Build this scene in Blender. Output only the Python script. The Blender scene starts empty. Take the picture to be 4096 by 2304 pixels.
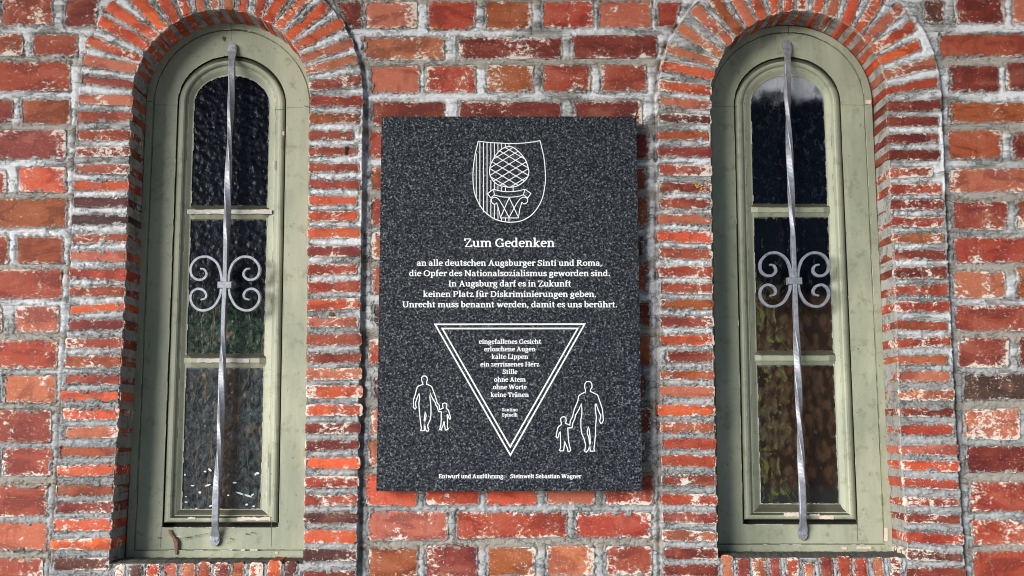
import bpy, math, random
import numpy as np
random.seed(7)
rng = np.random.default_rng(7)
SC = bpy.context.scene
COL = SC.collection
D2R = math.radians

# ------------------------------------------------------------------ camera, sky, sun, exposure
CAM_D, CAM_H, PITCH, LENS = 2.4, 1.5, D2R(8.0), 35.0
cam = bpy.data.cameras.new("camera")
cam.lens = LENS; cam.sensor_width = 36; cam.clip_start = 0.05; cam.clip_end = 500
camo = bpy.data.objects.new("camera", cam); COL.objects.link(camo)
camo.location = (0, -CAM_D, CAM_H); camo.rotation_euler = (math.pi/2 + PITCH, 0, 0)
SC.camera = camo

SUN_EL, SUN_AZ = D2R(10), D2R(-47)          # azimuth from the wall's outward normal (-Y), negative = left
world = bpy.data.worlds.new("World"); SC.world = world; world.use_nodes = True
wn = world.node_tree.nodes; wl = world.node_tree.links
sky = wn.new("ShaderNodeTexSky"); sky.sky_type = 'NISHITA'; sky.sun_disc = False
sky.sun_elevation = SUN_EL
sky.sun_rotation = math.pi + (-SUN_AZ)
sky.dust_density = 0.5; sky.air_density = 0.7; sky.ozone_density = 2.5
wl.new(sky.outputs[0], wn["Background"].inputs[0]); wn["Background"].inputs[1].default_value = 0.085
sun = bpy.data.lights.new("sun", 'SUN'); sun.energy = 4.8; sun.angle = D2R(38); sun.color = (1.0, 0.985, 0.965)
suno = bpy.data.objects.new("sun", sun); COL.objects.link(suno)
from mathutils import Vector
sd = Vector((math.sin(SUN_AZ)*math.cos(SUN_EL), -math.cos(SUN_AZ)*math.cos(SUN_EL), math.sin(SUN_EL)))
suno.rotation_euler = sd.to_track_quat('Z', 'Y').to_euler()
suno.location = (-4, -5, 6)
SC.view_settings.view_transform = 'Standard'; SC.view_settings.look = 'None'
SC.view_settings.gamma = 1; SC.view_settings.exposure = 0.52
SC.view_settings.use_curve_mapping = False
SC.cycles.filter_width = 1.0

# ------------------------------------------------------------------ surveying helper: bearing -> point on a plane parallel to the wall
FPX = 4096*LENS/36.0
K = 2576/1024.0
cp, sp_ = math.cos(PITCH), math.sin(PITCH)
def at(px, py, Y=0.0):
    a = (px-2048)/FPX; b = -(py-1152)/FPX
    dy = cp - sp_*b; dz = sp_ + cp*b
    t = (Y+CAM_D)/dy
    return (a*t, Y, CAM_H+dz*t)
def T(c, r, x, y): return (c*1024 + x/K, r*576 + y/K)

# ------------------------------------------------------------------ mesh helpers
def mesh_obj(name, verts, faces, mat=None, parent=None, smooth=False, edge=None):
    me = bpy.data.meshes.new(name)
    me.from_pydata([tuple(v) for v in verts], [], faces)
    if smooth:
        me.polygons.foreach_set("use_smooth", [True]*len(me.polygons))
    if edge is not None:
        a = me.attributes.new("edge", 'FLOAT', 'POINT'); a.data.foreach_set("value", edge)
    if mat: me.materials.append(mat)
    me.update()
    o = bpy.data.objects.new(name, me); COL.objects.link(o)
    if parent is not None: o.parent = parent
    return o
def empty(name, loc):
    o = bpy.data.objects.new(name, None); COL.objects.link(o); o.location = loc
    o.empty_display_size = .1
    return o
def tag(o, label=None, cat=None, group=None, kind=None):
    if label: o["label"] = label
    if cat: o["category"] = cat
    if group: o["group"] = group
    if kind: o["kind"] = kind
    return o
def sub(p, q): return [a-b for a, b in zip(p, q)]

def fix_normals(o):
    import bmesh
    bm = bmesh.new(); bm.from_mesh(o.data)
    bmesh.ops.recalc_face_normals(bm, faces=bm.faces); bm.to_mesh(o.data); bm.free()

# ------------------------------------------------------------------ materials
def newmat(name):
    m = bpy.data.materials.new(name); m.use_nodes = True
    nt = m.node_tree; b = nt.nodes["Principled BSDF"]
    return m, nt, b
class NB:
    def __init__(s, nt): s.nt = nt
    def n(s, t, **kw):
        nd = s.nt.nodes.new(t)
        for k, v in kw.items(): setattr(nd, k, v)
        return nd
    def L(s, a, b): s.nt.links.new(a, b)
    def noise(s, vec, scale, detail=4, rough=.6, dist=0.0):
        nd = s.n("ShaderNodeTexNoise"); nd.inputs["Scale"].default_value = scale
        nd.inputs["Detail"].default_value = detail; nd.inputs["Roughness"].default_value = rough
        nd.inputs["Distortion"].default_value = dist
        if vec is not None: s.L(vec, nd.inputs["Vector"])
        return nd.outputs[0]
    def ramp(s, fac, a, b, smooth=True):
        nd = s.n("ShaderNodeMapRange"); nd.interpolation_type = 'SMOOTHSTEP' if smooth else 'LINEAR'
        s.L(fac, nd.inputs[0]); nd.inputs[1].default_value = a; nd.inputs[2].default_value = b
        return nd.outputs[0]
    def math(s, op, a, b=None, c=None, clamp=False):
        nd = s.n("ShaderNodeMath", operation=op); nd.use_clamp = clamp
        for i, v in enumerate((a, b, c)):
            if v is None: continue
            if isinstance(v, (int, float)): nd.inputs[i].default_value = v
            else: s.L(v, nd.inputs[i])
        return nd.outputs[0]
    def mix(s, fac, a, b, blend='MIX'):
        nd = s.n("ShaderNodeMix", data_type='RGBA', blend_type=blend)
        if isinstance(fac, (int, float)): nd.inputs[0].default_value = fac
        else: s.L(fac, nd.inputs[0])
        for i, v in ((6, a), (7, b)):
            if isinstance(v, tuple): nd.inputs[i].default_value = (*v[:3], 1)
            else: s.L(v, nd.inputs[i])
        return nd.outputs[2]
    def bump(s, h, strength, dist, prev=None):
        nd = s.n("ShaderNodeBump"); nd.inputs["Strength"].default_value = strength
        nd.inputs["Distance"].default_value = dist; s.L(h, nd.inputs["Height"])
        if prev is not None: s.L(prev, nd.inputs["Normal"])
        return nd.outputs[0]
    def mapping(s, vec, scale, loc=(0,0,0), rot=(0,0,0)):
        nd = s.n("ShaderNodeMapping"); nd.inputs["Scale"].default_value = scale
        nd.inputs["Location"].default_value = loc; nd.inputs["Rotation"].default_value = rot
        s.L(vec, nd.inputs["Vector"]); return nd.outputs[0]
    def vadd(s, a, b):
        nd = s.n("ShaderNodeVectorMath", operation='ADD'); s.L(a, nd.inputs[0]); s.L(b, nd.inputs[1]); return nd.outputs[0]
def attr(nb, name):
    nd = nb.n("ShaderNodeAttribute"); nd.attribute_name = name; return nd

def brick_material():
    m, nt, b = newmat("weathered_brick"); nb = NB(nt)
    tc = nb.n("ShaderNodeTexCoord"); oi = nb.n("ShaderNodeObjectInfo")
    off = nb.n("ShaderNodeCombineXYZ")
    r100 = nb.math('MULTIPLY', oi.outputs["Random"], 37.0)
    for i in range(3): nb.L(r100, off.inputs[i])
    P = nb.vadd(tc.outputs["Object"], off.outputs[0])
    Ps = nb.mapping(P, (0.6, 1, 1.35))
    base = oi.outputs["Color"]
    # large patches of firing colour
    n1 = nb.noise(Ps, 16, 3, .55, .6)
    dark = nb.mix(1.0, base, (0.66, 0.58, 0.64), 'MULTIPLY')
    lite = nb.mix(0.34, base, (0.50, 0.20, 0.12))
    c = nb.mix(nb.ramp(n1, .50, .40), base, dark)
    c = nb.mix(nb.math('MULTIPLY', nb.ramp(n1, .52, .66), .6), c, lite)
    n1b = nb.noise(nb.mapping(P, (1.6, 1, .5), (3.1, 0, 8)), 30, 2, .5, .3)
    c = nb.mix(nb.math('MULTIPLY', nb.ramp(n1b, .56, .66), .38), c, nb.mix(1.0, base, (.5, .45, .5), 'MULTIPLY'))
    n2 = nb.noise(Ps, 190, 5, .72)
    c = nb.mix(1.0, c, nb.mix(n2, (.66, .66, .66), (1.34, 1.34, 1.34)), 'MULTIPLY')
    # dark pits
    sp = nb.noise(P, 330, 2, .5)
    c = nb.mix(nb.math('MULTIPLY', nb.ramp(sp, .70, .76), .6), c, (.03, .022, .02))
    # lime smears: strongest near the arrises, stretched across the face
    e = attr(nb, "edge").outputs["Fac"]
    inv = nb.math('POWER', nb.math('SUBTRACT', 1.0, e), 1.6)
    l1 = nb.noise(nb.mapping(P, (.8, 1, 1.1), (7, 3, 5)), 105, 6, .76, .5)
    l2 = nb.noise(nb.mapping(P, (1.0, 1, .55), (1, 9, 2)), 19, 2, .5)
    k = nb.math('ADD', nb.math('MULTIPLY', inv, .150), nb.math('MULTIPLY', nb.math('SUBTRACT', l2, .5), .62))
    k = nb.math('ADD', nb.math('ADD', l1, k), nb.math('MULTIPLY', nb.math('SUBTRACT', oi.outputs["Random"], .5), .11))
    lime = nb.ramp(k, .650, .672)
    limecol = nb.mix(nb.noise(P, 25, 2), (.66, .63, .59), (.76, .66, .52))
    # thin wash halo around the smears
    halo = nb.math('MULTIPLY', nb.ramp(k, .55, .68), .38)
    c = nb.mix(halo, c, (.50, .30, .23))
    c = nb.mix(nb.math('MULTIPLY', lime, .88), c, limecol)
    fl = nb.noise(nb.mapping(P, (.8, 1, 1.2), (6, 6, 1)), 300, 3, .6)
    c = nb.mix(nb.math('MULTIPLY', nb.ramp(nb.math('ADD', fl, nb.math('MULTIPLY', inv, .06)), .665, .70), .8), c, (.70, .64, .58))
    # fine white scratches
    sc = nb.noise(nb.mapping(P, (.35, 1, 2.2), (2, 2, 2), (0, .5, 0)), 160, 2, .5)
    c = nb.mix(nb.math('MULTIPLY', nb.ramp(sc, .715, .745), .6), c, (.62, .48, .4))
    nb.L(c, b.inputs["Base Color"]); b.inputs["Roughness"].default_value = .72
    b.inputs["Specular IOR Level"].default_value = .35
    h = nb.math('ADD', nb.math('MULTIPLY', n2, .5), nb.math('ADD', nb.math('MULTIPLY', l1, .6), nb.math('MULTIPLY', n1, 1.2)))
    nb.L(nb.bump(h, .7, .0022), b.inputs["Normal"])
    return m

def mortar_material():
    m, nt, b = newmat("lime_mortar"); nb = NB(nt)
    g = nb.n("ShaderNodeNewGeometry").outputs["Position"]
    a = attr(nb, "mask"); sepc = nb.n("ShaderNodeSeparateColor"); nb.L(a.outputs["Color"], sepc.inputs[0])
    S, TAN, ZN = sepc.outputs[0], sepc.outputs[1], sepc.outputs[2]
    gs = nb.mapping(g, (.3, 1, 1))
    n1 = nb.noise(gs, 30, 4, .6, .4)
    n2 = nb.noise(gs, 130, 5, .75, .5)
    n3 = nb.noise(g, 420, 3, .7)
    big = nb.noise(g, 3.0, 2, .5)
    c = nb.mix(nb.ramp(n1, .36, .62), (.25, .245, .23), (.47, .465, .455))
    # trowel-polished lime skin in the middle of the joint
    skin = nb.math('MULTIPLY', nb.ramp(nb.math('ADD', S, nb.math('MULTIPLY', nb.math('SUBTRACT', n2, .5), 1.1)), .30, .72), nb.ramp(nb.math('ADD', nb.math('MULTIPLY', n1, .5), nb.math('MULTIPLY', big, .6)), .43, .60))
    c = nb.mix(nb.math('MULTIPLY', skin, .85), c, (.80, .80, .82))
    # greyer, cement-like repointing lower down the wall
    sepz = nb.n("ShaderNodeSeparateXYZ"); nb.L(g, sepz.inputs[0])
    low = nb.ramp(nb.math('ADD', sepz.outputs[2], nb.math('MULTIPLY', nb.math('SUBTRACT', big, .5), .5)), 1.95, 1.50)
    c = nb.mix(nb.math('MULTIPLY', low, .66), c, nb.mix(n2, (.21, .212, .205), (.38, .38, .372)))
    tan = nb.math('MULTIPLY', TAN, nb.ramp(n1, .25, .5))
    c = nb.mix(nb.math('MULTIPLY', tan, .85), c, (.34, .305, .25))
    # gritty dark edge crumbs
    n4 = nb.noise(g, 230, 4, .75)
    ed = nb.math('MULTIPLY', nb.ramp(S, .40, .08), nb.ramp(n4, .49, .56))
    c = nb.mix(nb.math('MULTIPLY', ed, .62), c, (.085, .082, .075))
    c = nb.mix(1.0, c, nb.mix(n3, (.78, .78, .78), (1.22, 1.22, 1.22)), 'MULTIPLY')
    crk = nb.n("ShaderNodeTexVoronoi"); crk.feature = 'DISTANCE_TO_EDGE'; crk.inputs["Scale"].default_value = 42
    dm = nb.n("ShaderNodeVectorMath", operation='ADD'); nb.L(gs, dm.inputs[0])
    nz = nb.n("ShaderNodeTexNoise"); nz.inputs["Scale"].default_value = 60; nb.L(g, nz.inputs["Vector"])
    sc_ = nb.n("ShaderNodeVectorMath", operation='SCALE'); nb.L(nz.outputs["Color"], sc_.inputs[0]); sc_.inputs["Scale"].default_value = .03
    nb.L(sc_.outputs[0], dm.inputs[1]); nb.L(dm.outputs[0], crk.inputs["Vector"])
    ck = nb.math('MULTIPLY', nb.ramp(crk.outputs["Distance"], .045, .012), nb.ramp(n1, .56, .46))
    c = nb.mix(nb.math('MULTIPLY', ck, .4), c, (.08, .077, .07))
    nb.L(c, b.inputs["Base Color"]); b.inputs["Roughness"].default_value = .9
    b.inputs["Specular IOR Level"].default_value = .2
    h = nb.math('ADD', nb.math('MULTIPLY', n2, 1.0), nb.math('MULTIPLY', n3, .45))
    h = nb.math('SUBTRACT', h, nb.math('MULTIPLY', ck, .8))
    nb.L(nb.bump(h, 1.0, .0042), b.inputs["Normal"])
    return m

def paint_material():
    m, nt, b = newmat("sage_paint"); nb = NB(nt)
    g = nb.n("ShaderNodeNewGeometry").outputs["Position"]
    n1 = nb.noise(nb.mapping(g, (1, 1, .35)), 9, 4, .6, .3)
    c = nb.mix(nb.ramp(n1, .35, .65), (.265, .285, .205), (.37, .38, .275))
    n2 = nb.noise(nb.mapping(g, (1, 1, .12)), 60, 4, .7)
    c = nb.mix(1.0, c, nb.mix(n2, (.84, .84, .82), (1.13, 1.13, 1.13)), 'MULTIPLY')
    n3 = nb.noise(g, 34, 5, .7)
    c = nb.mix(nb.math('MULTIPLY', nb.ramp(n3, .53, .68), .5), c, (.165, .16, .09))
    n4 = nb.noise(g, 210, 2, .5)
    c = nb.mix(nb.math('MULTIPLY', nb.ramp(n4, .71, .75), .6), c, (.60, .58, .47))
    n5 = nb.noise(nb.mapping(g, (1, 1, 1), (4, 4, 4)), 120, 2, .5)
    c = nb.mix(nb.math('MULTIPLY', nb.ramp(n5, .70, .75), .6), c, (.06, .055, .03))
    # shade painted dark onto upward-facing ledges and sloping rails
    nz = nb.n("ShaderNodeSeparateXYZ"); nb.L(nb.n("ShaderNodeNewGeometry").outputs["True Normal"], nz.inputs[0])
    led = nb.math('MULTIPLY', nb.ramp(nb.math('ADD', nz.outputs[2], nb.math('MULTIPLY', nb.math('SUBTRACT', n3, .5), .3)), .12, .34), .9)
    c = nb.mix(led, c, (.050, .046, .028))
    nb.L(c, b.inputs["Base Color"]); b.inputs["Roughness"].default_value = .5
    b.inputs["Specular IOR Level"].default_value = .4
    nb.L(nb.bump(nb.math('ADD', n2, nb.math('MULTIPLY', n3, .5)), .35, .0012), b.inputs["Normal"])
    return m

def granite_material():
    m, nt, b = newmat("grey_granite"); nb = NB(nt)
    g = nb.n("ShaderNodeTexCoord").outputs["Object"]
    v = nb.n("ShaderNodeTexVoronoi"); v.inputs["Scale"].default_value = 300; nb.L(g, v.inputs["Vector"])
    bw = nb.n("ShaderNodeSeparateColor"); nb.L(v.outputs["Color"], bw.inputs[0])
    n = nb.noise(g, 190, 4, .8)
    n0 = nb.noise(g, 70, 3, .6)
    f = nb.math('ADD', nb.math('MULTIPLY', bw.outputs[0], .45), nb.math('ADD', nb.math('MULTIPLY', nb.ramp(n, .35, .65), .45), nb.math('MULTIPLY', nb.math('SUBTRACT', n0, .5), .35)))
    c = nb.mix(nb.ramp(f, .20, .60), (.002, .003, .005), (.034, .038, .046))
    c = nb.mix(nb.ramp(f, .56, .88), c, (.215, .23, .25))
    nb.L(c, b.inputs["Base Color"]); b.inputs["Roughness"].default_value = .5
    b.inputs["Specular IOR Level"].default_value = .15
    return m

def simple(name, col, rough=.6, metal=0, spec=.5, noise=None, bump=0):
    m, nt, b = newmat(name); nb = NB(nt)
    b.inputs["Roughness"].default_value = rough; b.inputs["Metallic"].default_value = metal
    b.inputs["Specular IOR Level"].default_value = spec
    if noise:
        g = nb.n("ShaderNodeNewGeometry").outputs["Position"]
        n = nb.noise(g, noise[0], 4, .65)
        c = nb.mix(n, tuple(x*(1-noise[1]) for x in col), tuple(min(1, x*(1+noise[1])) for x in col))
        nb.L(c, b.inputs["Base Color"])
        if bump: nb.L(nb.bump(n, .6, bump), b.inputs["Normal"])
    else:
        b.inputs["Base Color"].default_value = (*col, 1)
    return m

def iron_material():
    m, nt, b = newmat("silver_painted_iron"); nb = NB(nt)
    g = nb.n("ShaderNodeTexCoord").outputs["Object"]
    n = nb.noise(g, 90, 5, .7)
    c = nb.mix(nb.ramp(n, .3, .7), (.20, .205, .235), (.33, .34, .375))
    r = nb.noise(nb.mapping(g, (1, 1, 1), (5, 5, 5)), 48, 5, .75)
    c = nb.mix(nb.ramp(r, .665, .70), c, (.14, .055, .018))
    nb.L(c, b.inputs["Base Color"]); b.inputs["Roughness"].default_value = .48
    b.inputs["Metallic"].default_value = .35
    nb.L(nb.bump(n, .4, .001), b.inputs["Normal"])
    return m

def glass_material(name, kind):
    m, nt, b = newmat(name); nb = NB(nt)
    g = nb.n("ShaderNodeTexCoord").outputs["Object"]
    v = nb.n("ShaderNodeTexVoronoi"); v.feature = 'SMOOTH_F1'
    v.inputs["Scale"].default_value = 75 if kind[0] == 'L' else 70
    nb.L(nb.mapping(g, (1, 1, 1.0 if kind[0] == 'L' else .6)), v.inputs["Vector"])
    n = nb.noise(g, 70, 3, .6, .8)
    h = nb.math('ADD', v.outputs["Distance"], nb.math('MULTIPLY', n, .5))
    nb.L(nb.bump(h, .45, .0035), b.inputs["Normal"])
    b.inputs["Roughness"].default_value = .2; b.inputs["IOR"].default_value = 1.5
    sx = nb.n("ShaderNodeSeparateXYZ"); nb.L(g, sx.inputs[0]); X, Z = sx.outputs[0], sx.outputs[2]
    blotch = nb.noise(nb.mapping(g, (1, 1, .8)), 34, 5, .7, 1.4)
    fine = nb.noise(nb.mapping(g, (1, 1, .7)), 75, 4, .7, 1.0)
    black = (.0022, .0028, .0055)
    def twig_refl():  # reflected branches, painted into the pane colour as thin lines
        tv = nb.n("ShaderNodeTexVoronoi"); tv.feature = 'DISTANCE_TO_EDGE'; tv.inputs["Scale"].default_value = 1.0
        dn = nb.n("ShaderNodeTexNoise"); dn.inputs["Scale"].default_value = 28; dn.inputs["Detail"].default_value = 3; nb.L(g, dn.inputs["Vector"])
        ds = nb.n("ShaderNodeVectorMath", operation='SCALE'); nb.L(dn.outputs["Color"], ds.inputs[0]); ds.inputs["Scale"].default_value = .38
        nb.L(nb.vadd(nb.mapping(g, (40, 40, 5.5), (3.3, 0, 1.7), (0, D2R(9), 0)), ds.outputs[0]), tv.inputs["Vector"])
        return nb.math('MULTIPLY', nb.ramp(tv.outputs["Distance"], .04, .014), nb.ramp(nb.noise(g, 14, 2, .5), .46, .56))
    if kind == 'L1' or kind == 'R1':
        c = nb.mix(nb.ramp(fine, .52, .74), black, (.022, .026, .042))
        if kind == 'R1':      # pale grainy bloom in the head of the pane
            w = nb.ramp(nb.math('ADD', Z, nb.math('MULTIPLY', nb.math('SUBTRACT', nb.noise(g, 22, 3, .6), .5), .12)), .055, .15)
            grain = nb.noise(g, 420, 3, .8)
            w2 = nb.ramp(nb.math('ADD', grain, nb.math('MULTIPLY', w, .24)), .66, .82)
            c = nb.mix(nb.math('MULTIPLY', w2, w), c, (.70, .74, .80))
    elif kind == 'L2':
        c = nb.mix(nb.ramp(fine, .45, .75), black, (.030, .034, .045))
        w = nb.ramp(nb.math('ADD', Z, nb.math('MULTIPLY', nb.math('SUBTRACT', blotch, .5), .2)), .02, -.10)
        refl_green = nb.mix(nb.ramp(fine, .38, .66), (.006, .013, .010), (.045, .072, .052))  # green reflection painted into the lower part of the pane
        c = nb.mix(w, c, refl_green)
        c = nb.mix(nb.math('MULTIPLY', nb.math('MULTIPLY', twig_refl(), w), .7), c, (.15, .10, .055))
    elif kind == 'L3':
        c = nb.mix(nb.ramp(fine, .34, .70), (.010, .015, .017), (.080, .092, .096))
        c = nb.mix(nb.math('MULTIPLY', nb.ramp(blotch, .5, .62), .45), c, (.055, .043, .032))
        tw = twig_refl()
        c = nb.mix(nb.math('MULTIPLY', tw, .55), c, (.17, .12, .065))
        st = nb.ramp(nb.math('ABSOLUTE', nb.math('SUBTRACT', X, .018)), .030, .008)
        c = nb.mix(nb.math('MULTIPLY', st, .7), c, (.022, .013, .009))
    else:  # brown and green reflections painted into the pane colour
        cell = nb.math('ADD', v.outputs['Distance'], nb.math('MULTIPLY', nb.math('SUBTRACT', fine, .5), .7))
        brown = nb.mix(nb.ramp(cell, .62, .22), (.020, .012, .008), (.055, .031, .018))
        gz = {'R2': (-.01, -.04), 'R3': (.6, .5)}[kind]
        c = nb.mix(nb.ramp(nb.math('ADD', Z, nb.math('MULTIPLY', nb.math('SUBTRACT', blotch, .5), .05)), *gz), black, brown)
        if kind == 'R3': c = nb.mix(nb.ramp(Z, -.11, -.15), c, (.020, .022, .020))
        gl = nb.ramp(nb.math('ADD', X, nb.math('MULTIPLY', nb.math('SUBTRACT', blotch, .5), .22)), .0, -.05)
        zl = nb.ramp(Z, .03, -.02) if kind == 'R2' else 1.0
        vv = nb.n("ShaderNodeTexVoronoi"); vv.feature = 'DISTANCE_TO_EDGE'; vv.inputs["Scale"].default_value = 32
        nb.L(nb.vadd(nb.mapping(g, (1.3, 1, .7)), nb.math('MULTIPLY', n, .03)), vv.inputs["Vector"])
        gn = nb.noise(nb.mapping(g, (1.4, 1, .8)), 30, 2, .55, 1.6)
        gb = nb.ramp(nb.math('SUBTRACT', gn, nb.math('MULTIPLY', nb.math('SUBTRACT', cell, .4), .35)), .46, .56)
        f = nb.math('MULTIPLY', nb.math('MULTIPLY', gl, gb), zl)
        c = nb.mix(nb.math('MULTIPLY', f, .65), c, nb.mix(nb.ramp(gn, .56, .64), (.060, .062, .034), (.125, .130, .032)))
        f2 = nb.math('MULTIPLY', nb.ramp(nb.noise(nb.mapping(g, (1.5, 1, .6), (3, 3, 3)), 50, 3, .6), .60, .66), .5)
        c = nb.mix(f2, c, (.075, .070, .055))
    # dust crust collected in the corners of the pane
    e = attr(nb, "edge").outputs["Fac"]
    crust = nb.ramp(nb.math('ADD', nb.math('SUBTRACT', 1.0, e), nb.math('MULTIPLY', nb.math('SUBTRACT', nb.noise(g, 60, 4, .7), .5), 1.6)), .75, 1.15)
    c = nb.mix(nb.math('MULTIPLY', crust, .6), c, (.26, .27, .27))
    nb.L(c, b.inputs["Base Color"])
    rr = nb.math('ADD', nb.math('MULTIPLY', crust, .5), .2); nb.L(rr, b.inputs["Roughness"])
    b.inputs["Specular IOR Level"].default_value = .13
    return m

M_BRICK = brick_material(); M_MORTAR = mortar_material(); M_PAINT = paint_material(); M_GRANITE = granite_material()
M_IRON = iron_material()
M_LETTER = simple("white_lettering", (.79, .80, .81), .6, spec=.2)
M_WOOD = simple("bare_wood", (.62, .50, .42), .8, noise=(90, .35))
M_PRIMER = simple("old_white_primer", (.52, .48, .44), .85, noise=(70, .55), bump=.001)
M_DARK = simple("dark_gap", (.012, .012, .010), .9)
M_SILL = simple("dark_sill_mortar", (.075, .072, .058), .95, noise=(120, .5), bump=.003)  # darker mortar for the sill ledges
M_RUST = simple("rusty_steel", (.12, .055, .025), .85, noise=(300, .6))
M_LEAF = simple("withered_leaf", (.20, .10, .055), .8, noise=(160, .5), bump=.001)
M_WEB = simple("cobweb_dirt", (.10, .085, .05), .9)
M_LICHEN = simple("yellow_lichen", (.62, .36, .06), .9, noise=(400, .4))
M_DROP = simple("dried_paint_drop", (.62, .66, .72), .5)
M_GROUND = simple("pale_paving", (.46, .45, .43), .9, noise=(3, .15))
M_ROOF = simple("porch_timber", (.09, .065, .045), .8, noise=(6, .3))

# ------------------------------------------------------------------ brick colours (linear albedo)
def s2l(r, g, b):
    f = lambda c: ((c/255+.055)/1.055)**2.4 if c > 10 else c/3294
    return (f(r), f(g), f(b))
PAL = {
 'o': s2l(198, 82, 54), 'O': s2l(212, 88, 50), 'r': s2l(164, 64, 48), 'm': s2l(155, 68, 54), 'd': s2l(122, 46, 38),
 'p': s2l(92, 48, 48), 'P': s2l(76, 50, 50), 'b': s2l(158, 78, 48), 'k': s2l(186, 102, 82), 'w': s2l(136, 56, 52),
}
def bcol(key):
    c = PAL[key]; f = random.uniform(.74, .96) * (1.08 if key in 'oO' else 1)
    return (min(1, c[0]*f*random.uniform(.95, 1.05)), c[1]*1.04*f*random.uniform(.9, 1.12), c[2]*.84*f*random.uniform(.88, 1.12), 1)

# ------------------------------------------------------------------ measured brickwork, tile by tile
flat = []   # (tile c, r, x0, y0, x1, y1, colour, tan-joint-below)
def F(c, r, rows):
    for row, tan in rows:
        for (x0, y0, x1, y1, k) in row: flat.append((c, r, x0, y0, x1, y1, k, tan))
F(0, 0, [
 ([(-480,-20,-5,250,'m'),(30,-40,520,245,'m'),(660,-20,985,262,'d')], 0),
 ([(-400,345,215,550,'b'),(345,355,770,560,'m')], 1),
 ([(-420,622,692,905,'r')], 0),
 ([(-350,1015,115,1215,'w'),(225,1000,695,1245,'b')], 1),
 ([(-500,1315,650,1594,'w')], 0)])
F(0, 1, [
 ([(-400,270,50,480,'m'),(200,240,655,475,'o')], 1),
 ([(-500,555,660,835,'b')], 0),
 ([(-400,935,75,1205,'m'),(185,935,620,1195,'b')], 1),
 ([(-600,1275,605,1544,'m')], 0)])
F(0, 2, [
 ([(-350,200,10,440,'w'),(165,195,580,438,'k')], 1),
 ([(-500,540,560,800,'r')], 0),
 ([(-420,900,-20,1140,'m'),(55,885,550,1145,'k')], 1),
 ([(-600,1240,505,1544,'w')], 0)])
F(0, 3, [
 ([(-450,170,-20,430,'m'),(20,165,510,430,'m')], 1),
 ([(-600,545,460,840,'m')], 0),
 ([(-500,920,455,1185,'k')], 1),
 ([(-450,1280,420,1560,'m')], 0),
 ([(-450,1650,160,1900,'m'),(300,1650,800,1900,'r')], 0)])
F(1, 0, [
 ([(800,-330,1500,-70,'r'),(1620,-330,2300,-70,'d'),(2420,-330,3120,-70,'m')], 1),
 ([(800,20,1050,270,'w'),(1110,15,1610,275,'k'),(1755,20,2200,285,'r'),(2320,20,2761,285,'b')], 0),
 ([(1095,375,1890,590,'k'),(2045,380,3066,587,'d')], 1),
 ([(1170,670,1630,930,'k'),(1720,665,2205,920,'r'),(2330,665,2781,918,'b')], 0),
 ([(1185,1030,1885,1252,'d'),(2065,1030,3061,1252,'d')], 1),
 ([(1150,1325,1500,1584,'r')], 0)])
F(1, 1, [
 ([(1165,240,1500,460,'b')], 1), ([(1165,545,1500,820,'m')], 0), ([(1180,900,1600,1150,'b')], 1), ([(1180,1230,1600,1504,'m')], 0)])
F(1, 2, [
 ([(1205,190,1600,390,'p')], 1), ([(1145,520,1600,765,'r')], 0), ([(1190,900,1600,1110,'p')], 1), ([(1155,1215,1600,1470,'k')], 0)])
F(1, 3, [
 ([(1145,80,1500,340,'k')], 1),
 ([(1115,440,1605,735,'o'),(1715,440,2240,722,'o'),(2330,440,2816,727,'o')], 0),
 ([(1140,810,1915,1080,'k'),(2030,815,3121,1060,'r')], 1),
 ([(1140,1178,1615,1460,'b'),(1725,1162,2215,1460,'w'),(2350,1175,2801,1450,'b')], 0),
 ([(1140,1560,1900,1830,'m'),(2040,1560,3000,1830,'r')], 1)])
F(2, 0, [
 ([(700,-330,1300,-70,'m')], 1),
 ([(320,15,810,270,'r'),(890,15,1395,270,'k'),(1475,20,1700,270,'r')], 0),
 ([(612,365,1445,570,'d')], 1),
 ([(320,655,775,915,'m'),(905,660,1345,912,'m')], 0),
 ([(635,1022,1300,1250,'d')], 1),
 ([(900,1355,1360,1594,'d')], 0)])
F(2, 1, [
 ([(900,240,1350,450,'b')], 1), ([(900,540,1360,820,'b')], 0), ([(1000,930,1320,1140,'p')], 1), ([(900,1215,1355,1479,'r')], 0)])
F(2, 2, [
 ([(900,145,1390,370,'d')], 1), ([(900,500,1390,775,'b')], 0), ([(1000,870,1350,1110,'p')], 1), ([(900,1210,1390,1459,'d')], 0)])
F(2, 3, [
 ([(1000,50,1340,300,'p')], 1),
 ([(355,430,830,720,'k'),(940,430,1415,725,'r')], 0),
 ([(650,822,1388,1058,'r')], 1),
 ([(365,1155,820,1440,'k'),(955,1162,1405,1435,'m')], 0),
 ([(500,1560,1400,1830,'m')], 1)])
F(3, 0, [
 ([(1590,10,1765,225,'p'),(1895,-20,2375,225,'d'),(2480,-20,2980,235,'k')], 0),
 ([(1745,345,2950,565,'m')], 1),
 ([(1850,665,2315,915,'d'),(2410,635,2950,895,'d')], 0),
 ([(1840,1032,2950,1225,'b')], 1),
 ([(1830,1322,2350,1590,'b'),(2475,1345,2950,1600,'d')], 0)])
F(3, 1, [
 ([(1840,245,2950,480,'k')], 1),
 ([(1872,582,2405,850,'w'),(2520,575,2950,842,'b')], 0),
 ([(1890,945,2950,1185,'r')], 1),
 ([(1882,1290,2375,1544,'k'),(2520,1250,2950,1540,'b')], 0)])
F(3, 2, [
 ([(1900,182,2950,415,'m')], 1),
 ([(1925,512,2415,787,'w'),(2540,505,2950,780,'d')], 0),
 ([(1980,870,2950,1122,'P')], 1),
 ([(1985,1228,2530,1514,'k')], 0)])
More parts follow.
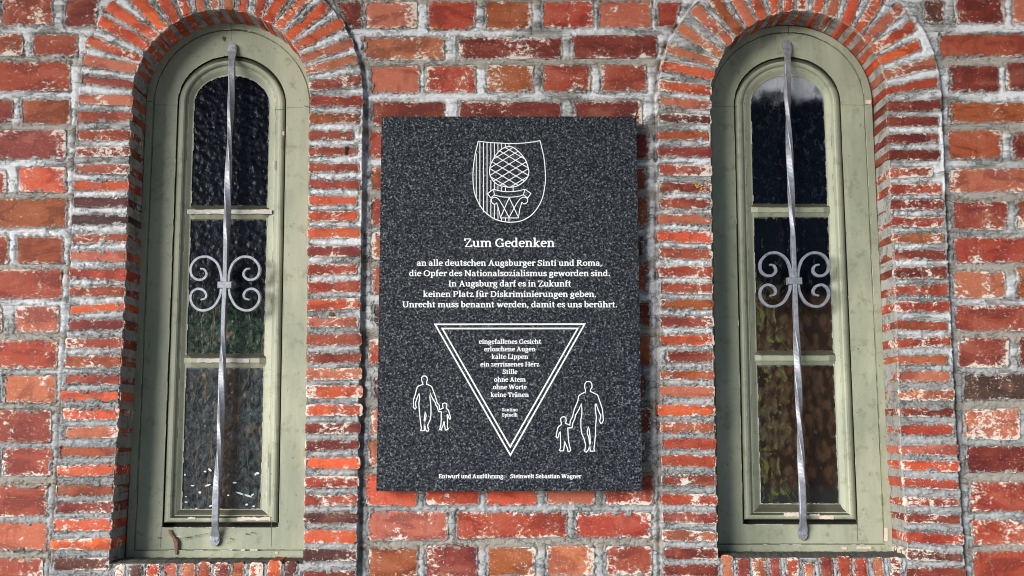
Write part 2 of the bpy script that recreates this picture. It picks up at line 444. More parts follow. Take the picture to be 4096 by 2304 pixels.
F(3, 3, [
 ([(2012,150,2950,402,'d')], 1), ([(2050,505,2950,793,'r')], 0), ([(2062,885,2950,1128,'r')], 1), ([(2082,1212,2950,1490,'r')], 0)])

Lsur, Rsur = [], []      # quads: (p0,p1,p2,p3) source pixels, colour, flag inner edge index
def J(lst, c, r, side, rows):          # side 'L': opening on the right end of the brick
    for (xl, tl, bl, xr, tr, br, k) in rows:
        q = [T(c,r,xl,tl), T(c,r,xr,tr), T(c,r,xr,br), T(c,r,xl,bl)]
        lst.append(('jamb', side, q, k))
def A(lst, c, r, rows):                # centre line outer -> inner, thickness
    for (x0, y0, x1, y1, th, k) in rows:
        lst.append(('arch', '', (T(c,r,x0,y0), T(c,r,x1,y1), th/K), k))
A(Lsur, 0, 0, [(850,605,1370,690,92,'k'),(885,405,1395,590,84,'o'),(1010,205,1470,450,96,'O'),(1095,60,1550,350,96,'o'),
 (1283,-108,1640,270,108,'O'),(1477,-250,1755,190,100,'o'),(1731,-348,1880,150,92,'O'),(1921,-410,2025,95,84,'k'),
 (2140,-430,2165,85,86,'k'),(2310,-435,2300,85,88,'k'),(2460,-415,2440,105,92,'o')])
A(Lsur, 1, 0, [(150,-320,5,180,92,'r'),(384,-235,115,210,104,'O'),(582,-114,225,265,98,'o'),(712,58,320,375,98,'O'),(870,225,400,470,90,'o'),
 (970,432,470,590,88,'k'),(1020,595,505,708,86,'k'),(1058,802,535,868,98,'w')])
J(Lsur, 0, 0, 'L', [(825,755,835,1340,815,890,'w'),(805,960,1030,1340,970,1060,'k'),(795,1135,1215,1320,1135,1215,'m'),(795,1320,1405,1310,1310,1405,'m')])
J(Lsur, 0, 1, 'L', [(775,35,125,1310,35,115,'w'),(760,210,285,1300,210,300,'m'),(750,375,455,1295,370,465,'o'),(745,540,625,1285,545,625,'p'),
 (730,720,805,1285,715,800,'P'),(735,910,995,1280,905,985,'m'),(715,1085,1165,1260,1080,1180,'k'),(705,1260,1345,1270,1265,1370,'r')])
J(Lsur, 0, 2, 'L', [(705,-10,85,1250,-10,80,'m'),(715,190,255,1235,150,220,'o'),(700,330,415,1235,320,415,'w'),(665,510,600,1225,505,605,'m'),
 (655,685,790,1215,680,790,'b'),(665,880,960,1210,870,965,'m'),(615,1045,1130,1200,1045,1135,'o'),(630,1215,1325,1190,1210,1315,'o'),(675,1410,1500,1175,1400,1500,'k')])
J(Lsur, 0, 3, 'L', [(605,150,250,1165,155,245,'b'),(580,340,440,1155,330,442,'o'),(570,535,640,1140,530,632,'b'),(580,720,805,1145,705,808,'w'),
 (545,885,990,1130,878,985,'o'),(515,1090,1175,1115,1075,1180,'O'),(555,1280,1375,1105,1270,1380,'p'),(560,1460,1550,1100,1455,1550,'m')])
J(Lsur, 1, 0, 'R', [(535,972,1062,1075,970,1066,'r'),(530,1145,1235,1030,1150,1232,'b'),(530,1320,1400,970,1325,1392,'m')])
J(Lsur, 1, 1, 'R', [(530,38,120,1010,40,102,'m'),(530,198,282,1025,205,275,'m'),(530,365,435,1030,375,450,'r'),(525,525,608,1005,535,605,'o'),
 (525,685,768,1020,685,765,'o'),(525,845,945,1045,850,932,'o'),(525,1035,1125,1045,1040,1120,'w'),(520,1215,1312,1010,1218,1300,'r'),(520,1395,1490,1035,1385,1480,'r')])
J(Lsur, 1, 2, 'R', [(520,125,220,1050,110,200,'o'),(515,295,385,1020,300,388,'k'),(515,470,568,1055,465,570,'m'),(515,670,750,1050,660,742,'d'),
 (510,815,915,1060,810,910,'k'),(505,985,1102,1065,990,1092,'o'),(500,1180,1282,1060,1175,1280,'O'),(500,1365,1462,1045,1360,1457,'w')])
J(Lsur, 1, 3, 'R', [(490,92,190,1030,90,158,'d'),(495,265,362,1040,260,362,'O'),(485,455,558,1025,455,548,'r'),(480,640,738,1020,640,732,'r'),
 (480,820,915,1020,820,912,'p'),(470,990,1112,1000,990,1110,'o'),(470,1180,1288,1010,1190,1288,'p'),(480,1410,1510,1000,1395,1510,'d')])
A(Rsur, 2, 0, [(1480,848,2000,918,98,'o'),(1508,652,2030,758,92,'o'),(1560,490,2055,628,82,'k'),(1685,268,2098,550,94,'k'),(1837,83,2198,430,100,'k'),
 (1964,-101,2275,315,98,'b'),(2128,-218,2400,225,98,'k'),(2322,-310,2520,170,96,'o')])
A(Rsur, 3, 0, [(15,-380,65,128,86,'o'),(200,-395,200,125,92,'o'),(385,-380,345,138,92,'o'),(560,-380,500,140,92,'o'),(760,-345,635,162,96,'k'),
 (960,-255,785,240,96,'o'),(1170,-105,895,338,104,'o'),(1345,72,1000,390,98,'k'),(1465,255,1020,520,88,'o'),(1528,448,1090,625,90,'O'),
 (1680,632,1150,758,90,'k'),(1705,826,1195,908,84,'r')])
J(Rsur, 3, 0, 'R', [(1225,1030,1115,1735,1012,1100,'d'),(1215,1178,1268,1710,1185,1262,'d'),(1205,1352,1450,1705,1345,1430,'d')])
J(Rsur, 3, 1, 'R', [(1235,72,155,1720,70,155,'d'),(1230,250,335,1650,240,318,'m'),(1230,415,500,1735,405,500,'r'),(1240,568,655,1755,565,655,'d'),
 (1245,738,822,1765,745,838,'r'),(1255,905,990,1760,905,995,'b'),(1265,1075,1158,1785,1075,1158,'m'),(1270,1250,1348,1790,1232,1345,'d'),(1275,1430,1515,1815,1415,1525,'r')])
J(Rsur, 3, 2, 'R', [(1275,140,235,1825,145,238,'r'),(1280,325,412,1795,345,430,'m'),(1300,512,600,1835,495,582,'r'),(1300,685,758,1790,685,760,'b'),
 (1300,830,932,1835,845,938,'k'),(1310,1025,1122,1870,1020,1128,'k'),(1320,1215,1288,1865,1210,1290,'d'),(1330,1385,1472,1865,1375,1472,'r')])
J(Rsur, 3, 3, 'R', [(1340,140,218,1905,130,232,'k'),(1355,290,378,1920,300,392,'o'),(1365,458,548,1905,495,572,'r'),(1370,655,738,1915,678,738,'m'),
 (1385,825,908,1925,850,922,'d'),(1400,1005,1112,1965,1038,1130,'r'),(1410,1180,1275,1940,1240,1298,'p'),(1430,1370,1470,1980,1380,1480,'d')])
J(Rsur, 2, 0, 'L', [(1485,975,1075,2000,1020,1092,'k'),(1480,1150,1222,2000,1165,1242,'p'),(1475,1322,1398,2000,1320,1402,'b')])
J(Rsur, 2, 1, 'L', [(1475,40,115,2005,35,130,'w'),(1490,210,302,2000,225,316,'m'),(1495,390,475,1995,400,482,'d'),(1490,555,650,2005,555,645,'m'),
 (1480,710,798,2010,720,806,'k'),(1475,880,972,2005,890,992,'o'),(1490,1045,1145,2005,1068,1156,'m'),(1480,1235,1328,2010,1242,1340,'r'),(1500,1400,1490,2020,1410,1505,'m')])
J(Rsur, 2, 2, 'L', [(1500,120,212,2020,125,208,'b'),(1500,290,392,2025,290,386,'w'),(1500,480,572,2025,475,576,'o'),(1570,640,737,2015,640,737,'d'),
 (1500,835,912,2030,842,916,'b'),(1500,985,1092,2035,990,1096,'k'),(1480,1175,1278,2040,1190,1286,'O'),(1500,1350,1452,2040,1355,1458,'m')])
J(Rsur, 2, 3, 'L', [(1520,75,158,2045,72,172,'r'),(1510,240,328,2055,245,346,'r'),(1515,435,532,2050,430,540,'m'),(1510,628,722,2055,642,736,'r'),
 (1520,810,908,2065,820,916,'w'),(1520,985,1087,2065,1015,1096,'k'),(1540,1180,1262,2070,1172,1276,'d'),(1530,1345,1437,2060,1345,1442,'d')])
Lsill = [(T(0,3,a,y)[0], T(0,3,b,y)[0], T(0,3,a,y)[1], k) for a, b, y, k in
 [(1170,1250,1328,'k'),(1320,1420,1342,'P'),(1485,1608,1328,'o'),(1660,1780,1322,'k'),(1845,1960,1322,'k'),(2005,2110,1308,'m'),(2175,2300,1312,'w'),(2350,2450,1316,'b'),
  (2528,2642,1312,'o'),(2706,2826,1294,'o'),(2876,2986,1302,'p')]]
Rsill = [(T(2,3,a,y)[0], T(2,3,b,y)[0], T(2,3,a,y)[1], k) for a, b, y, k in
 [(2115,2205,1242,'k'),(2270,2370,1266,'w'),(2420,2540,1266,'b'),(2596,2686,1266,'w'),(2761,2871,1268,'r'),(2936,3031,1310,'k'),(3106,3206,1258,'w'),(3276,3396,1250,'r'),
  (3446,3561,1268,'r'),(3631,3726,1262,'k'),(3806,3906,1262,'w')]]

# ------------------------------------------------------------------ openings and outlines of the brick surrounds (source pixels)
SUR = 0.015                      # how far the surrounds stand proud of the wall
ZB = -SUR                        # Y of their face
def lerp_tab(tab, y):
    if y <= tab[0][0]: return tab[0][1]
    for (a, va), (b_, vb) in zip(tab, tab[1:]):
        if y <= b_: return va + (vb-va)*(y-a)/(b_-a)
    return tab[-1][1]
WIN = {
 'L': dict(c=(886, 390), R=354, yb=2252,
   lin=[(390,533),(576,521),(1152,503),(1728,473),(2252,438)], rin=[(390,1239),(576,1234),(1152,1230),(1728,1221),(2252,1212)],
   oc=(886,390), oR=570, lout=[(390,317),(517,302),(894,288),(1231,274),(1629,240),(1887,231),(2245,199),(2400,190)],
   rout=[(390,1456),(576,1452),(1152,1446),(1728,1436),(2400,1428)]),
 'R': dict(c=(3197, 396), R=353, yb=2228,
   lin=[(396,2844),(576,2846),(1152,2852),(1728,2862),(2228,2872)], rin=[(396,3550),(500,3549),(854,3564),(1152,3578),(1430,3588),(1728,3598),(2228,3630)],
   oc=(3199,396), oR=569, lout=[(396,2630),(576,2635),(1152,2638),(1728,2644),(2400,2654)],
   rout=[(396,3768),(576,3774),(1152,3798),(1728,3826),(2205,3858),(2400,3866)]),
}
def opening_path(w, n_arch=40, n_side=44, grow=0.0):
    W = WIN[w]; cx, cy = W['c']; R = W['R']+grow; pts = []
    for i in range(n_side):
        y = W['yb'] + (cy-W['yb'])*i/n_side
        pts.append((lerp_tab(W['lin'], y)-grow, y))
    for i in range(n_arch+1):
        a = math.pi*(1-i/n_arch); pts.append((cx+R*math.cos(a), cy-R*math.sin(a)))
    for i in range(1, n_side+1):
        y = cy + (W['yb']-cy)*i/n_side
        pts.append((lerp_tab(W['rin'], y)+grow, y))
    return pts
def outline_path(w):
    W = WIN[w]; cx, cy = W['oc']; R = W['oR']; pts = []
    for i in range(30):
        y = 2420 + (cy-2420)*i/30; pts.append((lerp_tab(W['lout'], y), y))
    for i in range(41):
        a = math.pi*(1-i/40); pts.append((cx+R*math.cos(a), cy-R*math.sin(a)))
    for i in range(1, 31):
        y = cy + (2420-cy)*i/30; pts.append((lerp_tab(W['rout'], y), y))
    return pts

# ------------------------------------------------------------------ the wall
wall = empty("brick_wall", (0, 0, 0))
tag(wall, "red brick wall with wide grey and white lime mortar joints, holding plaque and two arched windows", "wall")

placed = []      # for the mortar field: (XZ quad, zone, tan)
def make_brick(quad, Yf, depth, key, parent, grow=(.0025,)*4, name="brick"):
    """quad: 4 XZ corners in order TL,TR,BR,BL; grow per side top,right,bottom,left"""
    P = np.array(quad, float)
    ctr = P.mean(0)
    # grow each side outwards
    N = []
    for i in range(4):
        a, b_ = P[i], P[(i+1) % 4]; d = b_-a; n = np.array([d[1], -d[0]]); n /= np.linalg.norm(n)+1e-9
        if np.dot(n, (a+b_)/2-ctr) < 0: n = -n
        N.append(n)
    Q = P.copy()
    for i in range(4):
        Q[i] += N[i]*grow[i]; Q[(i+1) % 4] += N[i]*grow[i]
    hgt = min(np.linalg.norm(P[3]-P[0]), np.linalg.norm(P[2]-P[1]), np.linalg.norm(P[1]-P[0]))
    cr = min(.006, hgt*.18)
    out = []
    for i in range(4):
        a, b_ = Q[i], Q[(i+1) % 4]; L = np.linalg.norm(b_-a); d = (b_-a)/L
        for s in (cr/L, .35, .65, 1-cr/L):
            p = a + (b_-a)*s + N[i]*random.gauss(0, .0006)
            out.append(p)
    out = np.array(out); n = len(out)
    ins = min(.015, hgt*.34)
    c0 = out.mean(0)
    inner = []
    for i in range(4):
        a, b_ = Q[i], Q[(i+1) % 4]; L = np.linalg.norm(b_-a); d = (b_-a)/L
        for s in (cr/L, .35, .65, 1-cr/L):
            t = min(max(s*L, ins*1.25), L-ins*1.25)
            inner.append(a + d*t - N[i]*ins)
    inner = np.array(inner)
    tiltx, tiltz = random.gauss(0, .006), random.gauss(0, .008)
    yy = Yf + random.gauss(0, .0006)
    V = []
    for p in inner:
        q = p-ctr; V.append((q[0], yy + tiltx*q[0] + tiltz*q[1], q[1]))
    for p in out:
        q = p-ctr; V.append((q[0], yy + .0014 + tiltx*q[0] + tiltz*q[1], q[1]))
    rings_ = [.016, depth] if depth > .05 else [depth]
    for dd in rings_:
        for p in out:
            q = p-ctr; V.append((q[0], Yf+dd, q[1]))
    fc = [list(range(n))]
    for i in range(n):
        j = (i+1) % n
        for rg in range(1+len(rings_)):
            fc.append([rg*n+i, (rg+1)*n+i, (rg+1)*n+j, rg*n+j][::-1])
    # orient: front faces -Y
    me_o = mesh_obj(name, V, fc, M_BRICK, parent, edge=[.8 if depth > .05 else 1.0]*n+[0.0]*n+([.75]*n+[1.0]*n if depth > .05 else [.3]*n))
    fix_normals(me_o)
    me_o.location = (ctr[0], 0, ctr[1])
    me_o.color = bcol(key)
    return me_o

def inside_open_src(w, x, y, grow=0):
    W = WIN[w]
    cx, cy = W['c']
    if y < cy: return (x-cx)**2+(y-cy)**2 < (W['R']+grow)**2
    return lerp_tab(W['lin'], y)-grow < x < lerp_tab(W['rin'], y)+grow and y < W['yb']+grow

for (c, r, x0, y0, x1, y1, k, tan) in flat:
    ax, ay = T(c, r, x0, y0); bx, by = T(c, r, x1, y1)
    j = lambda: random.uniform(-2, 2)
    q = [(ax+j(), ay+j()), (bx+j(), ay+j()), (bx+j(), by+j()), (ax+j(), by+j())]
    # clip against the surround outline: pull corners that fall inside the arch ring outwards
    def clip(p):
        x, y = p
        for w in 'LR':
            W = WIN[w]; cx, cy = W['oc']; R = W['oR']+14
            if y < cy and math.hypot(x-cx, y-cy) < R and abs(x-cx) > R*.45:
                x = cx + math.copysign(math.sqrt(max(0, R*R-(y-cy)**2)), x-cx)
        return (x, y)
    q = [clip(p) for p in q]
    Q = [(at(x, y, -.002)[0], at(x, y, -.002)[2]) for x, y in q]
    pr = .0015 if k not in 'pP' else .0
    make_brick(Q, -pr, .03, k, wall)
    placed.append((np.array(Q), 0, tan))

surround = {}
for w, lst, sill in (('L', Lsur, Lsill), ('R', Rsur, Rsill)):
    W = WIN[w]; cx, cy = W['c']
    # reveal: mortar skin running round the opening from the face back to the frame
    path = opening_path(w, grow=1.5)
    prof = [(-9, ZB+.0006), (-3, ZB-.0006), (0, ZB+.0016), (1.0, ZB+.006), (1.2, .02), (1.2, .045), (1.0, .07), (1.0, .105)]
    V, Fc = [], []
    ccx = (lerp_tab(W['lin'], 1200)+lerp_tab(W['rin'], 1200))/2
    for i, (x, y) in enumerate(path):
        # outward normal in the picture plane
        if y < cy: nx, ny = (x-cx)/W['R'], (y-cy)/W['R']
        else: nx, ny = (1 if x > cx else -1), 0
        P0 = at(x, y, ZB)
        sc = 1.0/FPX*CAM_D
        for (o, Y) in prof:
            o2 = (-o*sc) + (random.uniform(-.0009, .0009) if Y > ZB+.002 else 0)
            V.append((P0[0]+nx*o2, Y, P0[2]-ny*o2))
    m_ = len(prof)
    for i in range(len(path)-1):
        for k2 in range(m_-1):
            Fc.append((i*m_+k2, i*m_+k2+1, (i+1)*m_+k2+1, (i+1)*m_+k2))
    so = mesh_obj("window_surround", V, Fc, M_MORTAR, wall)
    fix_normals(so)
    a = so.data.attributes.new("mask", 'FLOAT_COLOR', 'POINT')
    a.data.foreach_set("color", np.tile([.42, .55, 1, 1], len(V)).astype(np.float32))
    so["label"] = "proud brick surround of the %s arched window" % ("left" if w == 'L' else "right")
    surround[w] = so
    inset = 0.5
    for kind, side, q, k in lst:
        if kind == 'jamb':
            q = [list(p) for p in q]
            idx = (1, 2) if side == 'L' else (0, 3)
            tab = W['lin'] if side == 'L' else W['rin']
            sgn = 1 if side == 'L' else -1
            for i in idx: q[i][0] = lerp_tab(tab, q[i][1]) + sgn*random.uniform(-1.2, 2.2)
            gi = 1 if side == 'L' else 3
        else:
            (x0, y0), (x1, y1), th = q
            # snap the inner end onto the arch
            dx, dy = x1-x0, y1-y0; L = math.hypot(dx, dy); dx /= L; dy /= L
            # keep it on the ring
            e = math.hypot(x1-cx, y1-cy)
            x1 += (cx-x1)*(1-W['R']/e); y1 += (cy-y1)*(1-W['R']/e)
            px, py = -dy, dx
            t0, t1 = th*.54, th*.47
            q = [(x0-px*t0, y0-py*t0), (x1-px*t1, y1-py*t1), (x1+px*t1, y1+py*t1), (x0+px*t0, y0+py*t0)]
            q[1] = [q[1][0], q[1][1]]; q[2] = [q[2][0], q[2][1]]
            for i in (1, 2):
                e = math.hypot(q[i][0]-cx, q[i][1]-cy); f = (W['R']-random.uniform(0, 2))/e
                q[i] = (cx+(q[i][0]-cx)*f, cy+(q[i][1]-cy)*f)
            gi = 1
        Q = [(at(x, y, ZB)[0], at(x, y, ZB)[2]) for x, y in q]
        g = [.0022]*4; g[gi] = 0.0
        make_brick(Q, ZB-.0018, .105, k, so, grow=g)
        placed.append((np.array(Q), 1, 0))
    # sill course: upright bricks under the window
    xl, xr = lerp_tab(W['lin'], W['yb'])-2, lerp_tab(W['rin'], W['yb'])+2
    V, Fc = [], []
    nx_ = 60
    zfront = W['yb']+6
    zback = (2237 if w == 'L' else 2212)
    for i in range(nx_+1):
        x = xl + (xr-xl)*i/nx_
        pf = at(x, zfront, ZB+.003); pb = at(x, zback+3, .085)
        for s, dz in ((0, -.012), (.02, .003), (.2, .008), (.65, .008), (1.0, .006)):
            V.append((pf[0]+(pb[0]-pf[0])*s*0, pf[1]+(pb[1]-pf[1])*s, pf[2]+(pb[2]-pf[2])*s+dz+random.uniform(-.0012, .0012)))
    for i in range(nx_):
        for k2 in range(4):
            Fc.append((i*5+k2, i*5+k2+1, (i+1)*5+k2+1, (i+1)*5+k2))
    sl = mesh_obj("window_sill", V, Fc, M_SILL, wall); fix_normals(sl)
    a = sl.data.attributes.new("mask", 'FLOAT_COLOR', 'POINT')
    a.data.foreach_set("color", np.tile([.1, .0, 1, 1], len(V)).astype(np.float32))
    sl["label"] = "sill of upright bricks under the %s window" % ("left" if w == 'L' else "right")
    for (xa, xb, yt, k) in sill:
        q = [(xa, yt), (xb, yt), (xb+(xb-2048)*.012+random.uniform(-2,2), yt+185), (xa+(xa-2048)*.012+random.uniform(-2,2), yt+185)]
        Q = [(at(x, y, ZB)[0], at(x, y, ZB)[2]) for x, y in q]
        make_brick(Q, ZB-.0018, .07, k, sl, grow=(.0, .0022, .0022, .0022))
        placed.append((np.array(Q), 1, 0))

# ------------------------------------------------------------------ mortar bed as a modelled relief (2.2 mm grid)
STEP = .0022
X0, X1 = at(-60, 1152)[0], at(4156, 1152)[0]
Z1, Z0 = at(2048, -60)[2], at(2048, 2364)[2]
X0 = min(X0, at(-60, 2364)[0], at(-70, -60)[0]); X1 = -X0
nx, nz = int((X1-X0)/STEP), int((Z1-Z0)/STEP)
gx = X0 + np.arange(nx)*STEP; gz = Z0 + np.arange(nz)*STEP
GX, GZ = np.meshgrid(gx, gz)
def field(sig_x, sig_z, seed):
    r = np.random.default_rng(seed).standard_normal((nz, nx)).astype(np.float32)
    fx = np.fft.rfftfreq(nx, STEP*1000)[None, :]; fz = np.fft.fftfreq(nz, STEP*1000)[:, None]
    Fr = np.fft.rfft2(r) * np.exp(-2*(math.pi**2)*((fx*sig_x)**2 + (fz*sig_z)**2))
    o = np.fft.irfft2(Fr, s=(nz, nx)); return (o/o.std()).astype(np.float32)
n_fine = field(1.6, 1.4, 1); n_mid = field(5.0, 3.2, 2); n_big = field(22, 12, 3); n_str = field(34, 1.9, 4); n_huge = field(120, 80, 5)

def poly_sdf(pts, GXs, GZs):
    """signed distance to a simple polygon (positive outside), metres"""
    pts = np.asarray(pts); n = len(pts)
    d2 = np.full(GXs.shape, 1e9); inside = np.zeros(GXs.shape, bool)
    for i in range(n):
        a = pts[i]; b_ = pts[(i+1) % n]; e = b_-a
        wx, wz = GXs-a[0], GZs-a[1]
        t = np.clip((wx*e[0]+wz*e[1])/(e@e+1e-12), 0, 1)
        d2 = np.minimum(d2, (wx-e[0]*t)**2+(wz-e[1]*t)**2)
        c1 = (a[1] <= GZs) != (b_[1] <= GZs)
        if abs(e[1]) > 1e-12:
            xi = a[0]+e[0]*(GZs-a[1])/e[1]
            inside ^= c1 & (GXs < xi)
    d = np.sqrt(d2); d[inside] *= -1
    return d
S = np.full((nz, nx), .06); TANM = np.zeros((nz, nx), np.float32)
MARG = .03
for Q, zone, tan in placed:
    lo, hi = Q.min(0)-MARG, Q.max(0)+MARG
    i0, i1 = max(0, int((lo[0]-X0)/STEP)), min(nx, int((hi[0]-X0)/STEP)+1)
    k0, k1 = max(0, int((lo[1]-Z0)/STEP)), min(nz, int((hi[1]-Z0)/STEP)+1)
    if i1 <= i0 or k1 <= k0: continue
    sl_ = (slice(k0, k1), slice(i0, i1))
    d = poly_sdf(Q, GX[sl_], GZ[sl_])
    S[sl_] = np.minimum(S[sl_], d)
    if tan:
        zb = Q[2:, 1].mean()
        xs = GX[sl_]; zs = GZ[sl_]
        m = np.clip(1-np.abs((zb-.017)-zs)/.017, 0, 1)*2.2 * ((xs > Q[:, 0].min()-.03) & (xs < Q[:, 0].max()+.03))
        TANM[sl_] = np.maximum(TANM[sl_], np.clip(m, 0, 1))
Sm = S*1000
# surround zones
ZD = np.full((nz, nx), 1.0)
OD = np.full((nz, nx), 1.0)
for w in 'LR':
    poly = [(at(x, y, ZB)[0], at(x, y, ZB)[2]) for x, y in outline_path(w)]
    op = [(at(x, y, ZB)[0], at(x, y, ZB)[2]) for x, y in opening_path(w, grow=4.0)]
    xs = np.array(poly)[:, 0]
    i0, i1 = max(0, int((xs.min()-.08-X0)/STEP)), min(nx, int((xs.max()+.08-X0)/STEP))
    s_ = (slice(0, nz), slice(i0, i1))
    # slices in blocks to spare memory
    ZD[s_] = np.minimum(ZD[s_], poly_sdf(poly[::2]+[poly[-1]], GX[s_], GZ[s_]))
    OD[s_] = np.minimum(OD[s_], poly_sdf(op[::2]+[op[-1]], GX[s_], GZ[s_]))
ZDm = ZD*1000
def sst(x, a, b_): t = np.clip((x-a)/(b_-a), 0, 1); return t*t*(3-2*t)
sw = Sm + 1.5*n_mid + .8*n_fine
zone = 1-sst(ZDm + .5*n_mid, -1.0, 2.0)
h = 2.2 - 3.4*sst(sw, .3, 4.5) + 3.6*sst(sw, 4.0, 11.0)
h += .30*n_fine + .32*n_mid*sst(sw, 1, 5) + 1.0*n_str*sst(sw, 2.5, 7) + .5*n_big
# crumbly crevices beside the bricks
crev = sst(n_mid*.6+n_fine*.5+n_big*.5, .3, 1.1)*sst(sw, .0, 1.5)*(1-sst(sw, 4.5, 8))
h -= 4.8*crev
# tan joints are struck back, sloping
h -= TANM*3.0*sst(sw, 2, 8)
# inside bricks: dive under
h = np.where(sw < 0, np.maximum(-9, 2.2+sw*2.6), h)
# occasional lime smeared over the arris
sm = sst(n_mid+n_big*.6, 1.25, 2.2)
h = np.where((Sm < 3) & (Sm > -6), np.maximum(h, np.where(sm > .3, 2.6+.3*n_fine, -99)*1.0), h)
h = np.where(zone > .5, np.minimum(h, 3.2), h)
groove = np.exp(-((ZDm-4)/6.5)**2)*(1-zone)
h -= 6.0*groove
edge_lip = np.exp(-((ZDm+2.5)/2.2)**2)*1.0
h += edge_lip
h += zone*SUR*1000
Yg = -(h/1000.0)
# faces
keep = OD > .0
# plaque hides the middle: leave the mesh out where it is fully covered
pTL = at(1526+60, 465+50, -.01); pBR = at(2570-60, 1965-60, -.01)
cov = (GX > pTL[0]) & (GX < pBR[0]) & (GZ < pTL[2]) & (GZ > pBR[2])
coarse = cov
vi = -np.ones((nz, nx), np.int64)
use_v = keep & ~coarse
q = use_v[:-1, :-1] & use_v[1:, :-1] & use_v[:-1, 1:] & use_v[1:, 1:]
used = np.zeros((nz, nx), bool)
used[:-1, :-1] |= q; used[1:, :-1] |= q; used[:-1, 1:] |= q; used[1:, 1:] |= q
vi[used] = np.arange(used.sum())
# true position: the relief grid was laid out on the wall face
co = np.stack([GX[used], Yg[used], GZ[used]], 1).astype(np.float32)
jk, ik = np.nonzero(q)
f = np.stack([vi[jk, ik], vi[jk, ik+1], vi[jk+1, ik+1], vi[jk+1, ik]], 1).astype(np.int32)
nv, nf = len(co), len(f)
# back panel behind the plaque, a single recessed sheet joined to the same bed
pc = np.array([(pTL[0]-.02, .004, pTL[2]+.02), (pBR[0]+.02, .004, pTL[2]+.02), (pBR[0]+.02, .004, pBR[2]-.02), (pTL[0]-.02, .004, pBR[2]-.02)], np.float32)
co = np.concatenate([co, pc]); f = np.concatenate([f, np.array([[nv+3, nv+2, nv+1, nv]], np.int32)])
me = bpy.data.meshes.new("mortar")
me.vertices.add(len(co)); me.vertices.foreach_set("co", co.ravel())
me.loops.add(len(f)*4); me.loops.foreach_set("vertex_index", f.ravel())
me.polygons.add(len(f)); me.polygons.foreach_set("loop_start", (np.arange(len(f))*4).astype(np.int32))
try: me.polygons.foreach_set("loop_total", np.full(len(f), 4, np.int32))
except Exception: pass
me.polygons.foreach_set("use_smooth", np.ones(len(f), bool))
a = me.attributes.new("mask", 'FLOAT_COLOR', 'POINT')
mk = np.zeros((len(co), 4), np.float32); mk[:, 3] = 1
mk[:nv, 0] = np.clip(sw[used]/13, 0, 1); mk[:nv, 1] = TANM[used]; mk[:nv, 2] = zone[used]
a.data.foreach_set("color", mk.ravel())
me.materials.append(M_MORTAR); me.update(); me.validate()
mo = bpy.data.objects.new("mortar", me); COL.objects.link(mo); mo.parent = wall
mo["label"] = "pointed lime mortar bed between the bricks"

# ------------------------------------------------------------------ windows
FY = .075
CFG = {
 'L': dict(cx=[(419, 928), (2034, 885), (2240, 879)], g=(150, .047), k=.11, y0=419, dt=0, bot=2237, lip=2090, glass_bot=2034,
      m1=(824,837,856,878), m2=(1416,1431,1451,1472), inner_bot=2108),
 'R': dict(cx=[(419, 3149), (2034, 3200), (2240, 3206)], g=(146, .068), k=.075, y0=417, dt=12, bot=2212, lip=2078, glass_bot=2012,
      m1=(817,828,850,869), m2=(1404,1420,1443,1461), inner_bot=2096),
}
def win_ring(w, hw, top, bot, Y, ns=16, na=32, nb_=10):
    C = CFG[w]; g0, gk = C['g']
    def half(y):
        t = (y-500)/1534.0
        return g0*(1+gk*t) + (hw-150)*(1+C['k']*t)
    cxf = lambda y: lerp_tab(C['cx'], y)
    pts = []
    y0 = C['y0']; top = top + C['dt']*max(0, min(1, (hw-150)/190.0)) - (0 if hw > 151 or w == 'L' else 8)
    for i in range(ns):
        y = bot+(y0-bot)*i/ns; pts.append((cxf(y)-half(y), y))
    hx = half(y0); hy = y0-top
    for i in range(na+1):
        a = math.pi*(1-i/na)
        pts.append((cxf(y0)+hx*math.cos(a), y0-hy*math.sin(a)))
    for i in range(1, ns+1):
        y = y0+(bot-y0)*i/ns; pts.append((cxf(y)+half(y), y))
    a_, b_ = pts[-1], pts[0]
    for i in range(1, nb_):
        pts.append((a_[0]+(b_[0]-a_[0])*i/nb_, a_[1]))
    return [at(x, y, Y) for x, y in pts], half, cxf
def loft(name, w, rings, mat, parent, smooth=False):
    V, Fc = [], []; n = None
    for (hw, top, bot, dY) in rings:
        P, _, _ = win_ring(w, hw, top, bot, FY+dY); n = len(P); V += P
    for k in range(len(rings)-1):
        for i in range(n):
            j = (i+1) % n
            Fc.append((k*n+i, k*n+j, (k+1)*n+j, (k+1)*n+i))
    O = sub_origin(V)
    o = mesh_obj(name, V, Fc, mat, parent, smooth)
    fix_normals(o); return o
def sub_origin(V): return None
def bar_profile(w, ys, Ys, name, mat, parent, x_in=0):
    """horizontal glazing bar: image heights ys at depths Ys"""
    C = CFG[w]; V, Fc = [], []; N = 12
    for y, dY in zip(ys, Ys):
        _, half, cxf = win_ring(w, 150, 304, 2034, FY)
        hx = half(y)+10
        for i in range(N+1):
            V.append(at(cxf(y)-hx+2*hx*i/N, y+random.uniform(-.6, .6), FY+dY+(.0095 if i in (0, N) else 0)*(.022-dY)/.015))
    for k in range(len(ys)-1):
        for i in range(N):
            Fc.append((k*(N+1)+i, k*(N+1)+i+1, (k+1)*(N+1)+i+1, (k+1)*(N+1)+i))
    return mesh_obj(name, V, Fc, mat, parent)
